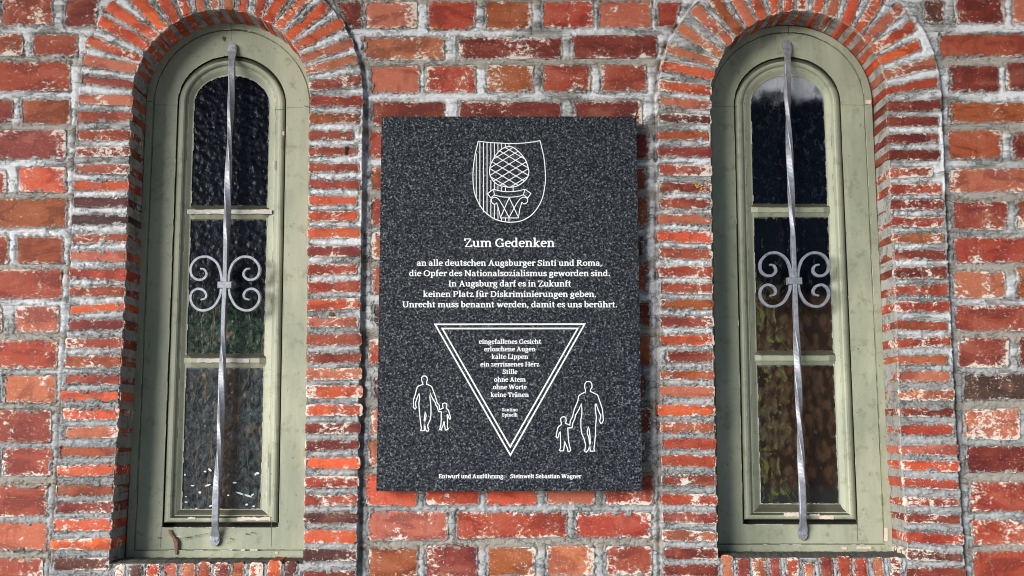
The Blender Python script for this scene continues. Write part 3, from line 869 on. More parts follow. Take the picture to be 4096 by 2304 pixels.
def flake(name, c, r, x0, y0, x1, y1, dY, mat, parent, n=9, ragged=5):
    pts = []
    for i in range(n+1): pts.append((x0+(x1-x0)*i/n, y0+random.uniform(-ragged, ragged)))
    for i in range(n+1): pts.append((x1-(x1-x0)*i/n, y1+random.uniform(-ragged, ragged)))
    V = [at(*T(c, r, x, y), FY+dY) for x, y in pts]; m_ = len(V)
    V += [(p[0], p[1]+.0015, p[2]) for p in V]
    Fc = [list(range(m_))] + [(i, (i+1) % m_, m_+(i+1) % m_, m_+i) for i in range(m_)]
    o = mesh_obj(name, V, Fc, mat, parent); fix_normals(o); return o

wins = {}
for w in 'LR':
    C = CFG[w]
    base = at(C['cx'][-1][1], C['bot'], FY)
    wo = empty("arched_window", (0, 0, 0))
    wins[w] = wo
    lab = {'L': "sage green arched window left of the plaque, lower pane grey with white paint drops",
           'R': "sage green arched window right of the plaque, lower panes brown and olive green"}[w]
    tag(wo, lab, "window", "arched windows in the brick wall")
    B, IB = C['bot'], C['inner_bot']
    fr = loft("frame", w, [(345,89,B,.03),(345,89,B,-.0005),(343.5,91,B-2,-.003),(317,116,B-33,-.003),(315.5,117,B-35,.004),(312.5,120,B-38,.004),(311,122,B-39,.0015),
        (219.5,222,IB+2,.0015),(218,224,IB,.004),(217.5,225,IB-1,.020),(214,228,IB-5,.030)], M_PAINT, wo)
    L = C['lip']; G = C['glass_bot']
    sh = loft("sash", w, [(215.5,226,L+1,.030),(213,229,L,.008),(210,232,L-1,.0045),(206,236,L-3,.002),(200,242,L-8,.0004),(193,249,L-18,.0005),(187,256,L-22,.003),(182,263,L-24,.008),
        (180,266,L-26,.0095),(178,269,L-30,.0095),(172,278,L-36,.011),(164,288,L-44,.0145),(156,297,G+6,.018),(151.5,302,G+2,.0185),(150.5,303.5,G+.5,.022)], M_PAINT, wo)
    # worn arrises: broken hairlines of primer and dirt along the mouldings
    for (hw_, top_, bot_, dY_, mat_, prob, wd_) in ((316.5,116.5,B-34,-.0034,M_PRIMER,.22,2.4),(219.5,222,IB+2,.0009,M_PRIMER,.28,2.2),(197,246,L-12,-.0002,M_PRIMER,.10,1.8),
                                               (151.5,302,G+3,.0178,M_PRIMER,.42,3.0),(345,88,B,-.0035,M_WEB,.30,3.0),(311.5,121.5,B-38.5,.0009,M_WEB,.5,1.8),(176,273,L-33,.0098,M_WEB,.35,1.6)):
        Pa, _, _ = win_ring(w, hw_, top_, bot_, FY+dY_, 70, 80, 40); Pb, _, _ = win_ring(w, hw_-wd_, top_+wd_, bot_-wd_, FY+dY_, 70, 80, 40)
        n = len(Pa); V, Fc = [], []; on = False
        for i in range(n):
            on = (random.random() < prob*.55) if not on else (random.random() < .62)
            if on:
                j = (i+1) % n; f0 = random.uniform(.3, 1); f1 = random.uniform(.3, 1)
                mixp = lambda a_, b_, f_: tuple(a_[q_]+(b_[q_]-a_[q_])*f_ for q_ in range(3))
                m0 = len(V); V += [Pa[i], Pa[j], mixp(Pa[j], Pb[j], f1), mixp(Pa[i], Pb[i], f0)]; Fc.append((m0, m0+1, m0+2, m0+3))
        if V:
            wl_ = mesh_obj("worn_edge", V, Fc, mat_, wo); wl_["kind"] = "stuff"
    # glazing bars
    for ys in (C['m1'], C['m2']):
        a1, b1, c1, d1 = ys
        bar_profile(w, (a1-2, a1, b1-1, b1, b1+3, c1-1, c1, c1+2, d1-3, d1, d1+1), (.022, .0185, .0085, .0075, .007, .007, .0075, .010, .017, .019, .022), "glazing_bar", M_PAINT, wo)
    # panes
    panes = {'L': [(None, 826), (877, 1418), (1471, 2038)], 'R': [(None, 819), (868, 1406), (1460, 2016)]}[w]
    for pi, (ya, yb) in enumerate(panes):
        _, half, cxf = win_ring(w, 150, 304, 2034, FY)
        outl = []
        if ya is None:
            y0 = C['y0']; top = 300 + (0 if w == 'L' else -6)
            for i in range(13): y = yb+(y0-yb)*i/13; outl.append((cxf(y)-half(y)-3, y))
            for i in range(25):
                a_ = math.pi*(1-i/24); outl.append((cxf(y0)+(half(y0)+3)*math.cos(a_), y0-(y0-top)*math.sin(a_)))
            for i in range(1, 14): y = y0+(yb-y0)*i/13; outl.append((cxf(y)+half(y)+3, y))
            cy_ = (ya or 560)
        else:
            for i in range(9): y = yb+(ya-yb)*i/8; outl.append((cxf(y)-half(y)-3, y))
            for i in range(9): y = ya+(yb-ya)*i/8; outl.append((cxf(y)+half(y)+3, y))
            cy_ = (ya+yb)/2
        ctr = at(cxf(cy_), cy_, FY+.0215)
        ccx, ccy = cxf(cy_), cy_
        inner = [(ccx+(x-ccx)*.84, ccy+(y-ccy)*(.91 if ya else .92)) for x, y in outl]
        V = [sub(at(x, y, FY+.0215), ctr) for x, y in inner] + [sub(at(x, y, FY+.0215), ctr) for x, y in outl] + [sub(at(x, y, FY+.0255), ctr) for x, y in outl]
        n = len(outl)
        Fc = [list(range(n))] + [(i, (i+1) % n, n+(i+1) % n, n+i) for i in range(n)] + [(n+i, n+(i+1) % n, 2*n+(i+1) % n, 2*n+i) for i in range(n)]
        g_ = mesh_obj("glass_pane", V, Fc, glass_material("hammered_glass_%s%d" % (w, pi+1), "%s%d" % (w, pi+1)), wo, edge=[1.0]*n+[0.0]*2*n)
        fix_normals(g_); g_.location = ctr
        g_["label"] = [["almost black upper pane with an arched head", "middle pane, black turning murky green below", "grey lower pane spattered with white drops"],
                       ["black upper pane with white bloom in its arched head", "middle pane, black turning brown and green below", "brown and olive green lower pane"]][0 if w == 'L' else 1][pi]
        if w == 'L' and pi == 2:
            V, Fc = [], []
            for (c, r, x, y, rx, ry, an) in [(0,3,2063,398,14,9,.1),(0,3,2113,382,22,11,.7),(0,3,1860,430,9,11,0),(0,3,1938,540,20,7,0),(0,3,2090,536,34,9,-.3),(0,3,2010,608,15,13,0),
                 (0,3,1872,705,16,6,0),(0,3,2120,743,18,9,-.3),(0,3,2362,510,22,9,0),(0,3,2297,636,12,7,0),(0,3,2420,620,50,9,.35),(0,3,2490,640,50,10,.3),(0,3,2540,632,18,8,-.5),
                 (0,3,2482,730,16,10,0),(0,3,2552,748,14,9,0),(0,3,2570,425,10,14,0),(0,3,1975,768,14,6,0),(1,3,12,415,22,12,0),(0,3,1870,650,10,5,0)]:
                m0 = len(V); k = 12
                for i in range(k):
                    t = 2*math.pi*i/k; ex, ey = rx*math.cos(t)*random.uniform(.85, 1.1), ry*math.sin(t)*random.uniform(.85, 1.1)
                    V.append(sub(at(*T(c, r, x+ex*math.cos(an)-ey*math.sin(an), y+ex*math.sin(an)+ey*math.cos(an)), FY+.0200), ctr))
                for i in range(k): v = V[m0+i]; V.append([v[0], v[1]+.0012, v[2]])
                Fc.append(list(range(m0, m0+k)))
                for i in range(k): j = (i+1) % k; Fc.append((m0+i, m0+j, m0+k+j, m0+k+i))
            pd = mesh_obj("paint_drops", V, Fc, M_DROP, g_); fix_normals(pd); pd["kind"] = "stuff"
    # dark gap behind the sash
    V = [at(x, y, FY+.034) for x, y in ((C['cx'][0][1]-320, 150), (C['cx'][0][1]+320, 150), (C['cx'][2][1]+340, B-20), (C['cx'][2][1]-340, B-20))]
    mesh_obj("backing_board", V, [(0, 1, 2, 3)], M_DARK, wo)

WL, WR = wins['L'], wins['R']
flake("peeled_strip", 0, 1, 1882, 661, 2735, 703, .0055, M_PRIMER, WL, 24, 5)
flake("peeled_strip", 0, 2, 1985, 712, 2505, 750, .0055, M_PRIMER, WL, 16, 5)
flake("peeled_strip", 0, 3, 2390, 856, 2720, 890, -.0006, M_WOOD, WL, 12, 8)
flake("peeled_strip", 0, 3, 1890, 858, 1965, 878, -.0006, M_WOOD, WL, 6, 5)
flake("peeled_strip", 0, 3, 2302, 1180, 2338, 1194, -.0045, M_WOOD, WL, 4, 2)
flake("peeled_strip", 0, 3, 2422, 1180, 2462, 1196, -.0045, M_WOOD, WL, 4, 2)
flake("peeled_strip", 0, 3, 2516, 1178, 2590, 1195, -.0045, M_WOOD, WL, 5, 3)
flake("peeled_strip", 0, 3, 1765, 1045, 1828, 1056, .0003, M_WOOD, WL, 4, 2)
flake("peeled_strip", 1, 3, 98, 210, 112, 735, -.0006, M_PRIMER, WL, 3, 12)
flake("peeled_strip", 1, 3, 193, 1205, 220, 1225, -.0045, M_WOOD, WL, 4, 3)
flake("peeled_strip", 1, 0, 262, 1322, 285, 1362, .0003, M_PRIMER, WL, 3, 3)
flake("peeled_strip", 1, 1, 170, 160, 186, 255, .002, M_PRIMER, WL, 3, 3)
flake("peeled_strip", 3, 3, 160, 812, 310, 848, -.0006, M_WOOD, WR, 8, 8)
flake("peeled_strip", 3, 3, 520, 842, 662, 878, -.0006, M_WOOD, WR, 8, 5)
flake("peeled_strip", 3, 3, 415, 826, 520, 846, -.0006, M_PRIMER, WR, 8, 6)
flake("peeled_strip", 3, 3, 895, 1152, 1040, 1176, -.0045, M_WOOD, WR, 8, 4)
flake("peeled_strip", 3, 3, 748, 1156, 795, 1182, -.0045, M_WOOD, WR, 4, 3)
flake("peeled_strip", 3, 3, 1170, 965, 1205, 1098, -.0045, M_WOOD, WR, 3, 8)
flake("peeled_strip", 3, 0, 985, 1008, 1040, 1045, -.0045, M_WOOD, WR, 4, 5)
# joints between the curved head and the stiles, hairline cracks
def crack(win, pts, wd=2.2, dY=-.0036, mat=None, name="joint_line"):
    V, Fc = [], []
    for i, (x, y) in enumerate(pts):
        a_ = pts[max(0, i-1)]; b_ = pts[min(len(pts)-1, i+1)]
        dx, dy = b_[0]-a_[0], b_[1]-a_[1]; L = math.hypot(dx, dy) or 1
        for s in (-1, 1): V.append(at(x-dy/L*wd/2*s, y+dx/L*wd/2*s, FY+dY))
    for i in range(len(pts)-1): Fc.append((2*i, 2*i+1, 2*i+3, 2*i+2))
    return mesh_obj(name, V, Fc, mat or M_WEB, win)
crack(WL, [T(0,0,1468,1020), T(0,0,1535,1020)], 2.5); crack(WL, [T(0,0,1560,1055), T(0,0,1785,1058)], 1.6, .0012)
crack(WL, [T(1,0,485,1066), T(1,0,528,1070)], 3); crack(WL, [T(1,0,190,1104), T(1,0,268,1100)], 1.6, -.0004); crack(WL, [T(1,0,270,1080), T(1,0,472,1078)], 1.4, .0012)
crack(WL, [T(0,0,2322,228), T(0,0,2326,292)], 3); crack(WL, [T(0,0,2326,305), T(0,0,2326,410)], 1.5, .0012)
crack(WR, [T(3,0,202,255), T(3,0,205,345)], 3.5); crack(WR, [T(3,0,735,1055), T(3,0,975,1058)], 1.6, .0012); crack(WR, [T(3,0,975,1050), T(3,0,1060,1045)], 2.2)
crack(WR, [T(2,0,2010,1068), T(2,0,2262,1072)], 1.5, .0012)
crack(WL, [T(0,3,1622,950), T(0,3,1616,1165)], 1.8, .0012); crack(WL, [T(1,3,156,900), T(1,3,152,1160)], 1.8, .0012); crack(WR, [T(3,3,898,880), T(3,3,902,1110)], 1.6, .0012)
# ------------------------------------------------------------------ iron grilles
def tube_sweep(pts, half_w, half_t, twists, name, parent, mat, ns=4, closed_caps=True):
    """pts: 3D points; rectangular section; twists: angle per point"""
    V, Fc = [], []
    n = len(pts)
    for i, p in enumerate(pts):
        a_ = Vector(pts[max(0, i-1)]); b_ = Vector(pts[min(n-1, i+1)]); t = (b_-a_).normalized()
        side = t.cross(Vector((0, 1, 0))).normalized(); nrm = side.cross(t).normalized()
        hw = half_w[i] if isinstance(half_w, (list, tuple)) else half_w
        ht = half_t[i] if isinstance(half_t, (list, tuple)) else half_t
        tw = twists[i] if twists else 0
        ct, st = math.cos(tw), math.sin(tw)
        bv = .22
        sec = [(-1+bv, -1), (1-bv, -1), (1, -1+bv), (1, 1-bv), (1-bv, 1), (-1+bv, 1), (-1, 1-bv), (-1, -1+bv)]
        for (u, v) in sec:
            uu, vv = u*hw, v*ht
            q_ = Vector(p) + side*(uu*ct-vv*st) + nrm*(uu*st+vv*ct); V.append(tuple(q_))
    for i in range(n-1):
        for k in range(8):
            j = (k+1) % 8; Fc.append((i*8+k, i*8+j, (i+1)*8+j, (i+1)*8+k))
    Fc.append(list(range(8))[::-1]); Fc.append([(n-1)*8+k for k in range(8)])
    o = mesh_obj(name, V, Fc, mat, parent); fix_normals(o); return o
def catmull(P, n):
    out = []
    P = [Vector(p) for p in P]; Q = [P[0]*2-P[1]]+P+[P[-1]*2-P[-2]]
    for i in range(1, len(Q)-2):
        for k in range(n):
            t = k/n; a_, b_, c_, d_ = Q[i-1], Q[i], Q[i+1], Q[i+2]
            out.append(.5*((2*b_)+(c_-a_)*t+(2*a_-5*b_+4*c_-d_)*t*t+(3*b_-a_-3*c_+d_)*t**3))
    out.append(P[-1]); return out
GY = FY-.022
PX = CAM_D/FPX*1.03
# measured offsets (tile pixels) from the collar centre, refined below
S_UP = [(-33,-35),(-42,-120),(-78,-215),(-145,-272),(-208,-285),(-275,-268),(-328,-215),(-347,-155),(-332,-95),(-288,-58),(-232,-55),(-192,-88),(-188,-125),(-212,-158),(-250,-165)]
S_DN = [(-38,35),(-52,110),(-105,205),(-180,250),(-258,250),(-318,205),(-347,135),(-330,72),(-275,38),(-215,55),(-188,100),(-202,135),(-245,148)]
def grille(w, path, collar, label):
    C_ = catmull([(x, y, 0) for x, y in path], 9)
    g = empty("window_grille", (0, 0, 0)); tag(g, label, "window grille", "iron bars screwed over the arched windows")
    n = len(C_); pts = []; tw = []; hw = []; ht = []
    y0, y1 = path[0][1], path[-1][1]
    for p in C_:
        f_ = (p.y-y0)/(y1-y0)
        e = min(p.y-y0, y1-p.y)
        Y = FY-.0065 + (GY-FY+.0065)*min(1, max(0, (e-20)/60))
        pts.append(at(p.x, p.y, Y))
        yc = collar[1]
        # twist: two turns above, two below the collar
        def tws(a, b_, y): return max(0, min(1, (y-a)/(b_-a)))
        tw.append(math.pi*1.0*tws(y0+110, yc-170, p.y)*1.5 + math.pi*1.5*tws(yc+190, y1-190, p.y))
        b_ = 13.0*PX
        head = max(0, 1-abs(e-22)/34.0)
        hw.append(b_*(1.0-.15*max(0, 1-e/120) ) + head*8*PX if e < 60 else b_); ht.append(.0022 if e < 45 else .0022+(.0055-.0022)*min(1, (e-45)/60))
    bar = tube_sweep(pts, hw, ht, tw, "bar", g, M_IRON)
    for (x, y) in (path[0], path[-1]):       # flattened round ends with screw
        r = 19.5*PX; cc = at(x, y+(8 if y < 1000 else -4), FY-.0072); V = []; k = 20
        for dy, rr in ((0, r*.94), (.0012, r), (.0045, r)):
            for i in range(k):
                t = 2*math.pi*i/k; V.append((cc[0]+rr*math.cos(t), cc[1]+dy, cc[2]+rr*1.25*math.sin(t)))
        Fc = [list(range(k))] + [(s*k+i, s*k+(i+1) % k, (s+1)*k+(i+1) % k, (s+1)*k+i) for s in (0, 1) for i in range(k)]
        o = mesh_obj("end_plate", V, Fc, M_IRON, g); fix_normals(o)
        r2 = 5.8*PX; V = []; k = 10
        for dy, rr in ((-.0018, r2*.5), (-.0012, r2), (.0005, r2)):
            for i in range(k):
                t = 2*math.pi*i/k; V.append((cc[0]+rr*math.cos(t), cc[1]+dy, cc[2]+rr*math.sin(t)))
        Fc = [list(range(k))] + [(s*k+i, s*k+(i+1) % k, (s+1)*k+(i+1) % k, (s+1)*k+i) for s in (0, 1) for i in range(k)]
        o = mesh_obj("screw_head", V, Fc, M_IRON, o); fix_normals(o)
    cxp, cyp = collar
    for sx in (1, -1):
        for tab in (S_UP, S_DN):
            P = catmull([at(cxp+sx*x/K, cyp+y/K, GY) for x, y in tab], 6); m_ = len(P)
            hw_ = [5.6*PX*(1 if i < m_*.8 else 1-.35*(i-m_*.8)/(m_*.2)) for i in range(m_)]
            tube_sweep([tuple(p) for p in P], hw_, .0052, None, "scroll", g, M_IRON)
    c3 = at(cxp, cyp, GY); hw_, hh, hd = 29*PX, 14*PX, .0095
    V = []; ring = [(-1, -1, .8), (-1, 1, .8)]
    prof = [(-hw_, hh*.88, -hd+.001), (-hw_*.96, hh, -hd+.001)]
    bx = []
    for sx_, sz_ in ((-1,-1),(1,-1),(1,1),(-1,1)):
        bx.append((c3[0]+sx_*hw_*.93, c3[1]-hd, c3[2]+sz_*hh*.85))
    for sx_, sz_ in ((-1,-1),(1,-1),(1,1),(-1,1)):
        bx.append((c3[0]+sx_*hw_, c3[1]-hd+.002, c3[2]+sz_*hh))
    for sx_, sz_ in ((-1,-1),(1,-1),(1,1),(-1,1)):
        bx.append((c3[0]+sx_*hw_, c3[1]+hd, c3[2]+sz_*hh))
    Fc = [(0,1,2,3)] + [(s*4+i, s*4+(i+1) % 4, (s+1)*4+(i+1) % 4, (s+1)*4+i) for s in (0, 1) for i in range(4)] + [(11,10,9,8)]
    o = mesh_obj("collar", bx, Fc, M_IRON, g); fix_normals(o)
    return g
grille('L', [(929,186),(928,238),(926,358),(918,576),(911,760),(910,854),(904,1000),(902,1140),(899,1200),(896,1271),(891,1430),(887,1550),(882,1708),(874,1847),(865,1986),(862,2080),(859,2164)], (902,1141),
       "silver wrought iron bar with scrolls over the window left of the plaque")
grille('R', [(3148,172),(3150,230),(3150,400),(3156,560),(3162,700),(3168,860),(3173,1000),(3177,1124),(3180,1200),(3183,1280),(3189,1430),(3194,1560),(3199,1728),(3205,1860),(3210,2000),(3212,2070),(3212,2140)], (3177,1125),
       "silver wrought iron bar with scrolls over the window right of the plaque")

# ------------------------------------------------------------------ memorial plaque
PY = -.050
plq = empty("memorial_plaque", at(2048, 1215, PY)); tag(plq, "dark speckled granite memorial plaque with white German lettering, coat of arms and triangle", "memorial plaque")
PO = Vector(plq.location)
def pl(x, y, dy=0.0):
    p = at(x, y, PY+dy); return (p[0]-PO.x, p[1]-PO.y, p[2]-PO.z)
cor = [(1526,465.5),(2546,465.5),(2570.5,1964),(1505,1965.5)]
ctrx, ctry = 2037, 1215
V = []
for s, dy in ((.9985, 0), (1.0, .0008), (1.0, .030)):
    for x, y in cor:
        p = at(x, y, PY); c_ = at(ctrx, ctry, PY)
        V.append((c_[0]+(p[0]-c_[0])*s-PO.x, PY+dy-PO.y, c_[2]+(p[2]-c_[2])*s-PO.z))
o = mesh_obj("granite_slab", V, [(0,1,2,3)]+[(k*4+i, k*4+(i+1) % 4, (k+1)*4+(i+1) % 4, (k+1)*4+i) for k in (0, 1) for i in range(4)]+[(11,10,9,8)], M_GRANITE, plq)
fix_normals(o)
for (x, y) in ((1600,540),(2480,540),(1590,1880),(2490,1880)):     # stand-off pins to the wall
    c_ = pl(x, y, .030); V = []; k = 10
    for yy in (c_[1]-.001, c_[1]+.024):
        for i in range(k): t = 2*math.pi*i/k; V.append((c_[0]+.008*math.cos(t), yy, c_[2]+.008*math.sin(t)))
    mesh_obj("standoff_pin", V, [(i, (i+1) % k, k+(i+1) % k, k+i) for i in range(k)], M_IRON, plq)

class Ink:
    def __init__(s): s.V, s.F, s.k = [], [], 0
    def ribbon(s, pts, width, closed=False, maxmiter=2.2):
        """pts in source px; width number or list; flat ribbon slightly proud of the stone"""
        if not isinstance(width, (list, tuple)):
            pts = [p for i, p in enumerate(pts) if i == 0 or math.hypot(p[0]-pts[i-1][0], p[1]-pts[i-1][1]) > 1e-3]
        n = len(pts); s.k += 1; dy = -.0006 - .00002*(s.k % 12); base = len(s.V)
        for i in range(n):
            p = pts[i]; a_ = pts[i-1] if (closed or i > 0) else None; b_ = pts[(i+1) % n] if (closed or i < n-1) else None
            def nrm(u, v):
                dx, dy_ = v[0]-u[0], v[1]-u[1]; L = math.hypot(dx, dy_) or 1e-6; return (-dy_/L, dx/L)
            if a_ is None: N = nrm(p, b_); m = 1
            elif b_ is None: N = nrm(a_, p); m = 1
            else:
                n1, n2 = nrm(a_, p), nrm(p, b_); N = (n1[0]+n2[0], n1[1]+n2[1]); L = math.hypot(*N) or 1e-6
                N = (N[0]/L, N[1]/L); m = min(maxmiter, 1/max(.3, N[0]*n1[0]+N[1]*n1[1]))
            w_ = (width[i] if isinstance(width, (list, tuple)) else width)/2*m
            s.V.append(pl(p[0]+N[0]*w_, p[1]+N[1]*w_, dy)); s.V.append(pl(p[0]-N[0]*w_, p[1]-N[1]*w_, dy))
        for i in range(n if closed else n-1):
            j = (i+1) % n; s.F.append((base+2*i, base+2*i+1, base+2*j+1, base+2*j))
    def build(s, name, label=None):
        o = mesh_obj(name, s.V, s.F, M_LETTER, plq)
        fixn = np.array([p.normal.y for p in o.data.polygons])
        import bmesh
        bm = bmesh.new(); bm.from_mesh(o.data)
        fl = [f_ for f_ in bm.faces if f_.normal.y > 0]
        bmesh.ops.reverse_faces(bm, faces=fl); bm.to_mesh(o.data); bm.free()
        if label: o["label"] = label
        return o

# ---- a small slab-serif alphabet drawn with a broad pen; x height 1, stems ST, hairlines HR
ST, HR, SF = .29, .14, .12
def arc(cx, cy, rx, ry, a0, a1, n=10):
    return [(cx+rx*math.cos(math.radians(a0+(a1-a0)*i/n)), cy+ry*math.sin(math.radians(a0+(a1-a0)*i/n))) for i in range(n+1)]
def stem(x, y0, y1, top='l', bot='b'):
    s = [[(x, y0), (x, y1)]]
    w = .24
    if bot == 'b': s.append([(x-w, y0+SF/2), (x+w, y0+SF/2)])
    if top == 'l': s.append([(x-w-.02, y1-SF*.7), (x, y1-SF*.45)])
    if top == 'b': s.append([(x-w, y1-SF/2), (x+w, y1-SF/2)])
    return s
XH, CH, AH, DH = 1.0, 1.36, 1.50, -.42
GL = {}
def G_(ch, adv, *strokes):
    L = []
    for s in strokes:
        if s and isinstance(s[0], list): L += s
        else: L.append(s)
    GL[ch] = (adv, L)
ring = lambda cx, cy, rx, ry: arc(cx, cy, rx, ry, 90, 450, 18)
G_('a', .98, arc(.42,.66,.27,.28,160,0,8)+[(.69,.1),(.86,.06)], arc(.42,.29,.26,.24,75,270,10)+[(.60,.10),(.69,.22)], [(.45,.53),(.69,.58)])
G_('b', 1.08, [[(.27,.03),(.27,AH)],[(.04,AH-.09),(.27,AH-.06)]], arc(.54,.5,.36,.44,130,-140,14))
G_('c', .86, arc(.50,.5,.36,.44,48,310,14), [(.74,.86),(.72,.62)])
G_('d', 1.10, [[(.78,.06),(.78,AH)],[(.56,AH-.09),(.78,AH-.06)],[(.78,.07),(1.0,.09)]], arc(.50,.5,.36,.44,50,318,14))
G_('e', .94, [(.18,.54),(.78,.56)], arc(.50,.5,.35,.44,5,315,16))
G_('f', .68, [(.30,0),(.30,1.1)]+arc(.58,1.12,.28,.33,180,75,6), [(.06,.92),(.62,.92)], [(.06,.065),(.58,.065)])
G_('g', 1.00, ring(.47,.62,.27,.32), [(.30,.34),(.20,.18),(.40,.08),(.72,.02)]+arc(.47,-.17,.36,.22,35,-215,12), [(.62,.86),(.94,.90)])
G_('h', 1.16, [[(.27,0),(.27,AH)],[(.04,AH-.09),(.27,AH-.06)],[(.05,.065),(.50,.065)]], arc(.58,.62,.30,.32,140,0,7)+[(.88,0)], [(.68,.065),(1.10,.065)])
def it(x): return stem(x, 0, XH)
G_('i', .58, it(.29), [(.29,1.19),(.29,1.44)])
G_('k', 1.10, [[(.27,0),(.27,AH)],[(.04,AH-.09),(.27,AH-.06)],[(.05,.065),(.50,.065)]], [(.30,.48),(.80,.92)], [(.46,.56),(.86,.02)], [(.62,.935),(1.02,.935)], [(.72,.065),(1.10,.065)])
G_('l', .58, stem(.29,0,AH))
G_('m', 1.72, stem(.29,0,XH), arc(.58,.62,.28,.32,140,0,7)+[(.86,0)], arc(1.16,.62,.28,.32,140,0,7)+[(1.44,0)], [(.68,.065),(1.04,.065)], [(1.24,.065),(1.66,.065)])
G_('n', 1.16, stem(.29,0,XH), arc(.59,.62,.29,.32,140,0,7)+[(.88,0)], [(.68,.065),(1.10,.065)])
G_('o', 1.02, ring(.51,.5,.36,.44))
G_('p', 1.10, stem(.29,DH,XH), arc(.56,.5,.36,.44,130,-140,14))
G_('r', .80, stem(.29,0,XH), arc(.60,.62,.28,.31,150,55,5), [(.72,.90),(.73,.70)])
G_('s', .80, arc(.42,.73,.24,.22,40,200,8)+[(.30,.58),(.56,.44)]+arc(.40,.27,.25,.22,30,-150,8), [(.63,.90),(.62,.70)], [(.17,.08),(.16,.32)])
G_('t', .72, [(.31,1.28),(.31,.36)]+arc(.52,.26,.21,.21,180,295,5), [(.04,.93),(.64,.93)])
G_('u', 1.16, [(.27,.96),(.27,.38)]+arc(.55,.38,.28,.32,180,320,7), [[(.85,0.0),(.85,XH)],[(.62,.935),(.85,.935)],[(.85,.065),(1.10,.08)],[(.04,.935),(.27,.935)]])
G_('w', 1.50, [(.22,.93),(.50,.02)], [(.50,.02),(.76,.90)], [(.76,.90),(1.04,.02)], [(1.04,.02),(1.30,.93)], [(.02,.935),(.44,.935)], [(1.10,.935),(1.50,.935)])
G_('z', .92, [(.12,.93),(.76,.93)], [(.72,.90),(.18,.08)], [(.12,.07),(.80,.07)], [(.13,.95),(.13,.72)], [(.80,.05),(.82,.30)])
G_('\u00fc', 1.16, *GL['u'][1], [(.40,1.19),(.40,1.42)], [(.74,1.19),(.74,1.42)])
G_('\u00e4', .98, *GL['a'][1], [(.28,1.19),(.28,1.42)], [(.62,1.19),(.62,1.42)])
G_('A', 1.42, [(.70,CH),(.28,.02)], [(.66,CH),(1.14,.02)], [(.40,.45),(.96,.45)], [(.02,.065),(.50,.065)], [(.90,.065),(1.40,.065)])
G_('D', 1.44, stem(.32,0,CH,'b'), [(.32,CH-.07),(.62,CH-.07)]+arc(.66,CH/2,.56,CH/2-.07,90,-90,14)+[(.32,.07)])
G_('E', 1.20, stem(.32,0,CH,'b'), [(.32,CH-.07),(1.02,CH-.07)], [(.32,.70),(.84,.70)], [(.32,.07),(1.06,.07)], [(1.02,CH-.02),(1.02,1.05)], [(1.07,.02),(1.10,.34)], [(.85,.85),(.85,.54)])
G_('G', 1.44, arc(.74,CH/2,.55,CH/2-.06,48,300,16), [(1.10,CH-.04),(1.10,.98)], [(1.16,.04),(1.16,.60)], [(.90,.60),(1.38,.60)])
G_('H', 1.56, stem(.32,0,CH,'b'), stem(1.22,0,CH,'b'), [(.32,.70),(1.22,.70)])
G_('I', .68, stem(.34,0,CH,'b'))
G_('L', 1.12, stem(.32,0,CH,'b'), [(.32,.07),(1.02,.07)], [(1.03,.02),(1.05,.36)])
G_('N', 1.52, [[(.27,0),(.27,CH)],[(.04,CH-.06),(.34,CH-.06)],[(.04,.065),(.52,.065)]], [(.30,CH-.03),(1.20,.03)], [(1.22,0),(1.22,CH)], [(.98,CH-.06),(1.46,CH-.06)])
G_('O', 1.48, ring(.74,CH/2,.56,CH/2-.06))
G_('P', 1.22, stem(.32,0,CH,'b'), [(.32,CH-.07),(.66,CH-.07)]+arc(.68,.98,.36,.32,90,-90,8)+[(.34,.66)])
G_('R', 1.38, stem(.32,0,CH,'b'), [(.32,CH-.07),(.66,CH-.07)]+arc(.66,1.0,.34,.30,90,-90,8)+[(.34,.70)], [(.62,.68),(1.12,.03)], [(1.0,.065),(1.38,.065)])
G_('S', 1.10, arc(.56,1.0,.33,.29,35,210,9)+[(.40,.80),(.74,.60)]+arc(.54,.36,.36,.30,30,-150,9), [(.88,CH-.03),(.88,.98)], [(.17,.06),(.17,.42)])
G_('T', 1.24, [[(.62,0),(.62,CH)],[(.36,.065),(.88,.065)],[(.08,CH-.07),(1.16,CH-.07)],[(.09,CH),(.07,1.0)],[(1.15,CH),(1.17,1.0)]])
G_('U', 1.46, [(.32,CH-.02),(.32,.50)]+arc(.74,.50,.42,.45,180,360,12)+[(1.16,CH-.02)], [(.06,CH-.065),(.58,CH-.065)], [(.94,CH-.065),(1.40,CH-.065)])
G_('W', 2.0, [(.26,CH-.03),(.62,.02)], [(.62,.02),(1.0,CH-.05)], [(1.0,CH-.05),(1.38,.02)], [(1.38,.02),(1.74,CH-.03)], [(.02,CH-.065),(.52,CH-.065)], [(1.50,CH-.065),(1.98,CH-.065)], [(.80,CH-.065),(1.14,CH-.065)])
G_('Z', 1.22, [(.16,CH-.07),(1.04,CH-.07)], [(1.0,CH-.08),(.24,.08)], [(.14,.07),(1.08,.07)], [(.17,CH),(.15,1.0)], [(1.08,0),(1.12,.38)])
G_('.', .46, [(.22,0.0),(.22,.25)]); G_(',', .46, [(.22,.25),(.22,.04),(.12,-.26)]); G_(':', .50, [(.24,0),(.24,.25)], [(.24,.66),(.24,.91)]); G_(' ', .42)

